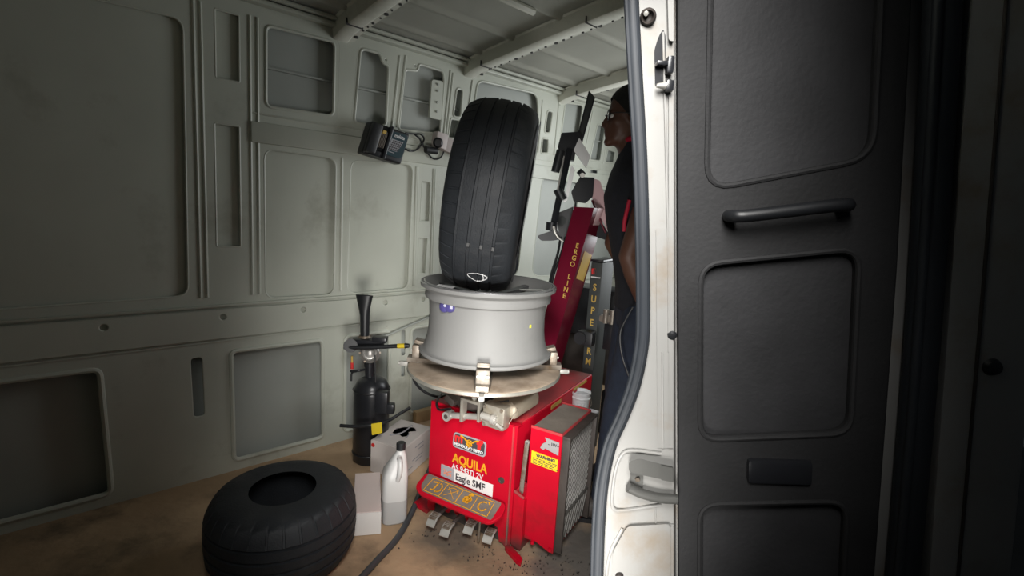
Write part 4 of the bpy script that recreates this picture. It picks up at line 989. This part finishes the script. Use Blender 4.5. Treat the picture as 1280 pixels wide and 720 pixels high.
# ------------------------------------------------------------------ battery charger on the belt rail, its lead and plug
CHM = WT @ M.Translation((1.278, -.055, 1.592)) @ M.Rotation(math.radians(9), 4, 'Y') @ M.Diagonal((.86, 1, 1, 1))
charger = empty('battery_charger', CHM.translation, 0, 'black battery charger with a teal label hung askew on the van wall', 'charger')
def ch(name, bm, m, parent=None, **k): bm.transform(CHM); return link(name, bm, m, parent or charger, world=True, **k)
sh = M(((1, 0, .16, 0), (0, 1, 0, 0), (0, 0, 1, 0), (0, 0, 0, 1)))
def chx(bm): bm.transform(sh); return bm
bm = new(); box(bm, (0, .01, 0), (.255, .07, .168), bev=.014, seg=3); box(bm, (-.095, -.035, 0), (.062, .035, .15), bev=.01); cb_ = ch('case', chx(bm), BLACK)
bm = new(); box(bm, (-.005, -.03, .0), (.022, .035, .17), bev=.006); box(bm, (-.052, -.026, -.068), (.09, .025, .03), bev=.006); ch('slot_frame', chx(bm), BLACKMET)
bm = new(); box(bm, (-.045, -.032, .008), (.05, .02, .085), bev=.004); bt = ch('terminal_block', chx(bm), DGREASE)
bm = new()
for i in range(5): box(bm, (-.063 + i * .009, -.044, .0), (.003, .006, .07))
ch('terminal_rib', chx(bm), GREASE, bt)
bm = new(); box(bm, (-.045, -.044, .045), (.022, .004, .016)); ch('terminal_contact', chx(bm), GOLD, bt)
bm = new(); prism(bm, round_poly([(.01, -.055), (.098, -.058), (.118, -.04), (.118, .062), (.10, .072), (.01, .068)], .01), 'xz', -.0275, -.02); lb = ch('label', chx(bm), TEAL)
bm = text_bm('makita', .026, basis((.03, -.0282, .043), (1, 0, 0), (0, 0, 1)), bold=.0006); ch('label_text', chx(bm), WPRINT, lb, smooth=False)
bm = new(); prism(bm, [(.018, .03), (.098, .03), (.075, -.028), (.018, -.028)], 'xz', -.029, -.0275); ch('label_field', chx(bm), GPRINT, lb, smooth=False)
bm = new()
for r in range(5):
    for c in range(5):
        x = .034 + c * .013 - r * .003; z = .022 - r * .011
        if x < .02: continue
        box(bm, (x, -.0295, z), (.0095, .001, .0075))
ch('label_grid', chx(bm), KPRINT, lb, smooth=False)
bm = new(); prism(bm, [(.018, -.034), (.06, -.036), (.06, -.040), (.018, -.038)], 'xz', -.029, -.0275); prism(bm, [(.0, .084), (.006, .094), (.012, .084)], 'xz', -.03, .01); ch('label_line', chx(bm), GPRINT, lb, smooth=False)
lead = empty('charger_lead', wpt(1.55, .01, 1.58), 0, 'thin black mains lead looped along the wall beside the charger', 'cable')
def wl_(x, y, off): d = ray(x, y); n_ = V((-math.sin(AZ), math.cos(AZ), 0)); t = (DW - off - EYE.dot(n_)) / d.dot(n_); return EYE + d * t
bm = new(); tube(bm, [wl_(x, y, .02 + .02 * (i % 2)) for i, (x, y) in enumerate([(504, 184), (511, 188.5), (519, 188), (526, 182), (530, 174), (526, 168), (518, 167.5), (507, 166)])], .0045, 8); tube(bm, [wl_(x, y, .025) for x, y in [(518, 168), (524, 173), (529, 182), (534, 191), (542, 198.5), (550, 197.5), (554.5, 190), (554, 180), (549, 175)]], .0045, 8)
link('flex', bm, BLACK, lead, world=True)
sock = empty('extension_socket', wl_(545, 178, .03), 0, 'pinkish white mains socket block on the belt rail behind the tyre', 'socket')
bm = new(); T = WT @ M.Translation((1.63, -.03, 1.655)); box(bm, (0, 0, 0), (.075, .05, .085), M.Rotation(.15, 4, 'Y'), .006); box(bm, (.12, .0, -.03), (.20, .045, .08), M.Rotation(.18, 4, 'Y'), .006); bm.transform(T); link('socket_body', bm, mat('socket_pink', (.50, .44, .42), .45), sock, world=True)
plug = empty('mains_plug', wl_(548, 179, .06), 0, 'round black mains plug pushed into the pale socket block', 'plug')
bm = new(); c = wl_(547.5, 178.5, .06); n_ = (EYE - c).normalized(); lathe(bm, [(0, .02), (.018, .02), (.027, .012), (.029, -.01), (.02, -.02)], c, 24, frame(n_)); link('plug_body', bm, BLACK, plug, world=True)
adp = empty('cable_adapter', wl_(539, 187, .05), 0, 'small black inline adapter lying on the belt rail below the plug', 'adapter')
bm = new(); a, b = wl_(532, 187, .05), wl_(546, 189, .05); cyl(bm, a, b, .019, n=14); bmesh.ops.bevel(bm, geom=[e for e in bm.edges if len(e.link_faces) == 2 and e.calc_face_angle(0) > 1], offset=.006, segments=2, affect='EDGES'); link('adapter_body', bm, BLACK, adp, world=True)

# ------------------------------------------------------------------ the person
def ell(bm, c, r, rot=None, n=20):
    g = bmesh.ops.create_uvsphere(bm, u_segments=n, v_segments=n // 2 + 2, radius=1)
    for v in g['verts']:
        q = V((v.co.x * r[0], v.co.y * r[1], v.co.z * r[2]))
        v.co = V(c) + (rot @ q if rot else q)
def limb(bm, pts):                      # tapered chain of capsules
    for (a, ra), (b, rb) in zip(pts[:-1], pts[1:]):
        cyl(bm, a, b, ra, rb, 18); 
    for a, ra in pts: ell(bm, a, (ra,) * 3, n=16)
def remesh(bm, vox, sm=4, k=.5):
    me = bpy.data.meshes.new('t'); bmesh.ops.recalc_face_normals(bm, faces=bm.faces); bm.to_mesh(me); bm.free()
    o = bpy.data.objects.new('t', me); COL.objects.link(o)
    m = o.modifiers.new('r', 'REMESH'); m.mode = 'VOXEL'; m.voxel_size = vox
    s = o.modifiers.new('s', 'SMOOTH'); s.iterations = sm; s.factor = k
    dg = bpy.context.evaluated_depsgraph_get(); me2 = bpy.data.meshes.new_from_object(o.evaluated_get(dg))
    b = new(); b.from_mesh(me2); bpy.data.objects.remove(o); bpy.data.meshes.remove(me); bpy.data.meshes.remove(me2); return b
def eloft(bm, secs, n=24):
    rs = [[bm.verts.new(V(c) + V((math.cos(2 * math.pi * i / n) * rx, math.sin(2 * math.pi * i / n) * ry, 0))) for i in range(n)] for c, rx, ry in secs]
    for A_, B_ in zip(rs[:-1], rs[1:]):
        for i in range(n): j = (i + 1) % n; bm.faces.new((A_[i], A_[j], B_[j], B_[i]))
    bm.faces.new(rs[0][::-1]); bm.faces.new(rs[-1])
PR = V((.565, 2.16, 0)); PZ = math.pi - .04
person = empty('person', PR, PZ, 'person in navy work clothes with red collar and glasses, facing left behind the pillar', 'person')
PTi = (M.Translation(PR) @ M.Rotation(PZ, 4, 'Z')).inverted()
def pj(x, y, Y): return PTi @ at(x, y, Y)
HC = V((.118, 0, 1.708))
def hand(bm, wr_, dirv, palm, s=1.0, curl=.5, thumb=1):
    d = V(dirv).normalized(); p = V(palm).normalized(); sd = d.cross(p).normalized() * thumb
    c = V(wr_) + d * .05 * s
    ell(bm, c, (.018, .042, .052), frame(d, sd), 16)
    R_ = frame(d, sd)
    for i, (off, L) in enumerate(((-.030, .078), (-.010, .088), (.010, .082), (.028, .064))):
        a = V(wr_) + d * .088 * s + sd * (-off); pts = [(a - d * .03, .0095)]; cur = a; dd = d.copy()
        for k, f in enumerate((.45, .32, .23)):
            pts.append((cur, .0088 - .0008 * k)); dd = (dd + p * curl * .45).normalized(); cur = cur + dd * L * f
        pts.append((cur, .0065)); limb(bm, pts)
    a = V(wr_) + d * .03 + sd * .030; limb(bm, [(a, .012), (a + (d * .6 + sd * .7 + p * .3).normalized() * .038, .011), (a + (d * .9 + sd * .45 + p * .5).normalized() * .07, .0085)])
el = pj(786, 320, 1.925); wrist = pj(811, 394, 1.965); sh_l = V((.02, .19, 1.475))
elr, wrr = V((.10, -.27, 1.17)), V((-.05, -.25, .96))
kn = pj(777, 508, 2.02); an = pj(758, 628, 1.985)
an.z = max(an.z, .085)
bm = new()
# head, neck
ell(bm, HC + V((-.012, 0, .03)), (.100, .078, .098)); ell(bm, HC + V((.035, 0, -.03)), (.060, .062, .092)); ell(bm, HC + V((.05, 0, -.085)), (.040, .046, .034))
ell(bm, HC + V((.078, 0, .018)), (.018, .048, .014)); limb(bm, [(HC + V((.088, 0, .0)), .010), (HC + V((.100, 0, -.022)), .0115), (HC + V((.104, 0, -.033)), .0135)])
for s in (-1, 1): ell(bm, HC + V((.097, s * .013, -.036)), (.012, .010, .010)); ell(bm, HC + V((-.005, s * .078, -.012)), (.018, .010, .032), M.Rotation(.2, 3, 'Y')); ell(bm, HC + V((.055, s * .042, -.025)), (.026, .02, .02))
ell(bm, HC + V((.090, 0, -.062)), (.013, .024, .0075)); ell(bm, HC + V((.087, 0, -.076)), (.013, .021, .0085)); ell(bm, HC + V((.080, 0, -.104)), (.020, .024, .018))
limb(bm, [(V((.06, 0, 1.50)), .066), (HC + V((-.005, 0, -.09)), .058)])
# trunk and limbs
eloft(bm, [((-.03, 0, .86), .10, .15), ((-.02, 0, .95), .11, .16), ((.0, 0, 1.08), .10, .145), ((.03, 0, 1.25), .115, .165), ((.05, 0, 1.38), .12, .18), ((.06, 0, 1.47), .10, .18), ((.065, 0, 1.53), .06, .08)])
limb(bm, [(sh_l + V((.02, -.03, -.01)), .062), (sh_l.lerp(el, .35), .052), (el, .040), (el.lerp(wrist, .3), .043), (wrist, .027)])
limb(bm, [(V((.04, -.16, 1.465)), .062), (V((.05, -.2, 1.33)), .052), (elr, .040), (elr.lerp(wrr, .3), .043), (wrr, .027)])
hand(bm, wrist, (wrist - el).normalized() + V((-.1, 0, -.2)), (0, -1, 0), 1, .5, 1); hand(bm, wrr, V((-.2, .1, -1)), (.2, 1, 0), 1, .5, -1)
hl, hr_ = V((-.02, .095, .88)), V((-.02, -.095, .88)); knr, anr = V((.02, -.12, .49)), V((-.06, -.13, .09))
limb(bm, [(hl, .09), (hl.lerp(kn, .5), .075), (kn, .055), (kn.lerp(an, .35), .056), (an, .038)]); limb(bm, [(hr_, .09), (hr_.lerp(knr, .5), .075), (knr, .055), (knr.lerp(anr, .35), .056), (anr, .038)])
for a in (an, anr): ell(bm, a + V((.06, 0, -.05)), (.12, .042, .035))
body_p = link('body', remesh(bm, .0068, 3), SKINM, person)
# hair
bm = new(); ell(bm, HC + V((-.014, 0, .036)), (.106, .084, .102), n=32)
bmesh.ops.bisect_plane(bm, geom=list(bm.verts) + list(bm.edges) + list(bm.faces), plane_co=HC + V((.07, 0, .055)), plane_no=V((.75, 0, -.66)), clear_outer=True)
bmesh.ops.bisect_plane(bm, geom=list(bm.verts) + list(bm.edges) + list(bm.faces), plane_co=HC + V((0, 0, -.03)), plane_no=V((0, 0, -1)), clear_outer=True)
link('hair', bm, HAIR, person)
# glasses, eyes
gl = None
bm = new()
for s in (-1, 1):
    c = HC + V((.096, s * .034, -.003)); tube(bm, [c + V((-.006 * abs(math.cos(t)) * 1, .023 * math.cos(t), .018 * math.sin(t))) for t in [2 * math.pi * i / 16 for i in range(16)]], .002, 6, 1, True)
    tube(bm, [c + V((-.004, s * .024, .006)), HC + V((.05, s * .077, .004)), HC + V((-.01, s * .084, .0)), HC + V((-.03, s * .08, -.02))], .002, 6)
tube(bm, [HC + V((.094, -.011, .0)), HC + V((.102, 0, .003)), HC + V((.094, .011, .0))], .0018, 6)
gl = link('glasses', bm, BLACKMET, person)
bm = new()
for s in (-1, 1): ell(bm, HC + V((.0945, s * .034, -.003)), (.0015, .022, .0172), n=14)
link('lens', bm, GLASSM, gl)
bm = new()
for s in (-1, 1): ell(bm, HC + V((.078, s * .032, -.004)), (.012, .013, .010), n=12)
link('eyes', bm, mat('eye_white', (.6, .58, .55), .3), person)
# clothes
bm = new()
eloft(bm, [((-.03, 0, .90), .135, .185), ((-.02, 0, 1.0), .13, .182), ((.01, 0, 1.12), .125, .17), ((.035, 0, 1.26), .138, .185), ((.055, 0, 1.38), .142, .20), ((.06, 0, 1.475), .118, .195), ((.055, 0, 1.545), .098, .118), ((.058, 0, 1.60), .088, .092), ((.060, 0, 1.632), .085, .088)])
limb(bm, [(sh_l + V((.02, -.03, -.01)), .076), (sh_l.lerp(el, .34), .068)]); limb(bm, [(V((.04, -.16, 1.465)), .076), (V((.05, -.2, 1.36)), .068)])
shirt = link('shirt', remesh(bm, .008, 6), NAVY, person)
bm = new(); tube(bm, [V((.060 + .079 * math.cos(t), .083 * math.sin(t), 1.622 - .012 * math.cos(t))) for t in [2 * math.pi * i / 24 for i in range(24)]], .013, 8, 1, True); tube(bm, [V((.128, -.02, 1.575)), V((.150, 0, 1.52)), V((.172, .0, 1.45))], .006, 8); link('collar', bm, PIPING, shirt)
bm = new(); tube(bm, [pj(787, 250, 1.965), pj(784, 262, 1.965), pj(781, 276, 1.97), pj(780, 289, 1.975)], .008, 8); link('sleeve_piping', bm, PIPING, shirt)
bm = new()
eloft(bm, [((-.03, 0, .82), .12, .165), ((-.03, 0, .9), .125, .178), ((-.02, 0, 1.0), .122, .172), ((-.015, 0, 1.03), .118, .165)])
limb(bm, [(hl, .108), (hl.lerp(kn, .5), .092), (kn, .078), (kn.lerp(an, .5), .074), (an + V((0, 0, -.01)), .072)]); limb(bm, [(hr_, .108), (hr_.lerp(knr, .5), .092), (knr, .078), (knr.lerp(anr, .5), .074), (anr + V((0, 0, -.01)), .072)])
trou = link('trousers', remesh(bm, .009, 6), TROUS, person)
bm = new(); tube(bm, [pj(791, 384, 1.955), pj(778, 408, 1.945), pj(775, 424, 1.94), pj(778, 446, 1.93), pj(786, 470, 1.92)], .0035, 6); link('pocket_seam', bm, BLACK, trou)
for a in (an, anr):
    bm = new(); z0 = a.z - .085
    limb(bm, [(V((a.x - .01, a.y, z0 + .13)), .052), (V((a.x - .02, a.y, z0 + .06)), .052)]); ell(bm, V((a.x + .06, a.y, z0 + .05)), (.13, .052, .05)); bt_ = remesh(bm, .008, 5)
    bmesh.ops.bisect_plane(bt_, geom=list(bt_.verts) + list(bt_.edges) + list(bt_.faces), plane_co=(0, 0, z0 + .006), plane_no=(0, 0, -1), clear_outer=True)
    bo = link('boot', bt_, DGREASE, person)
    bm = new(); pts = [(a.x + .06 + .135 * math.cos(t), a.y + .055 * math.sin(t)) for t in [2 * math.pi * i / 24 for i in range(24)]]; prism(bm, pts, 'xy', max(z0, .001), z0 + .02); link('boot_sole', bm, BLACK, bo)
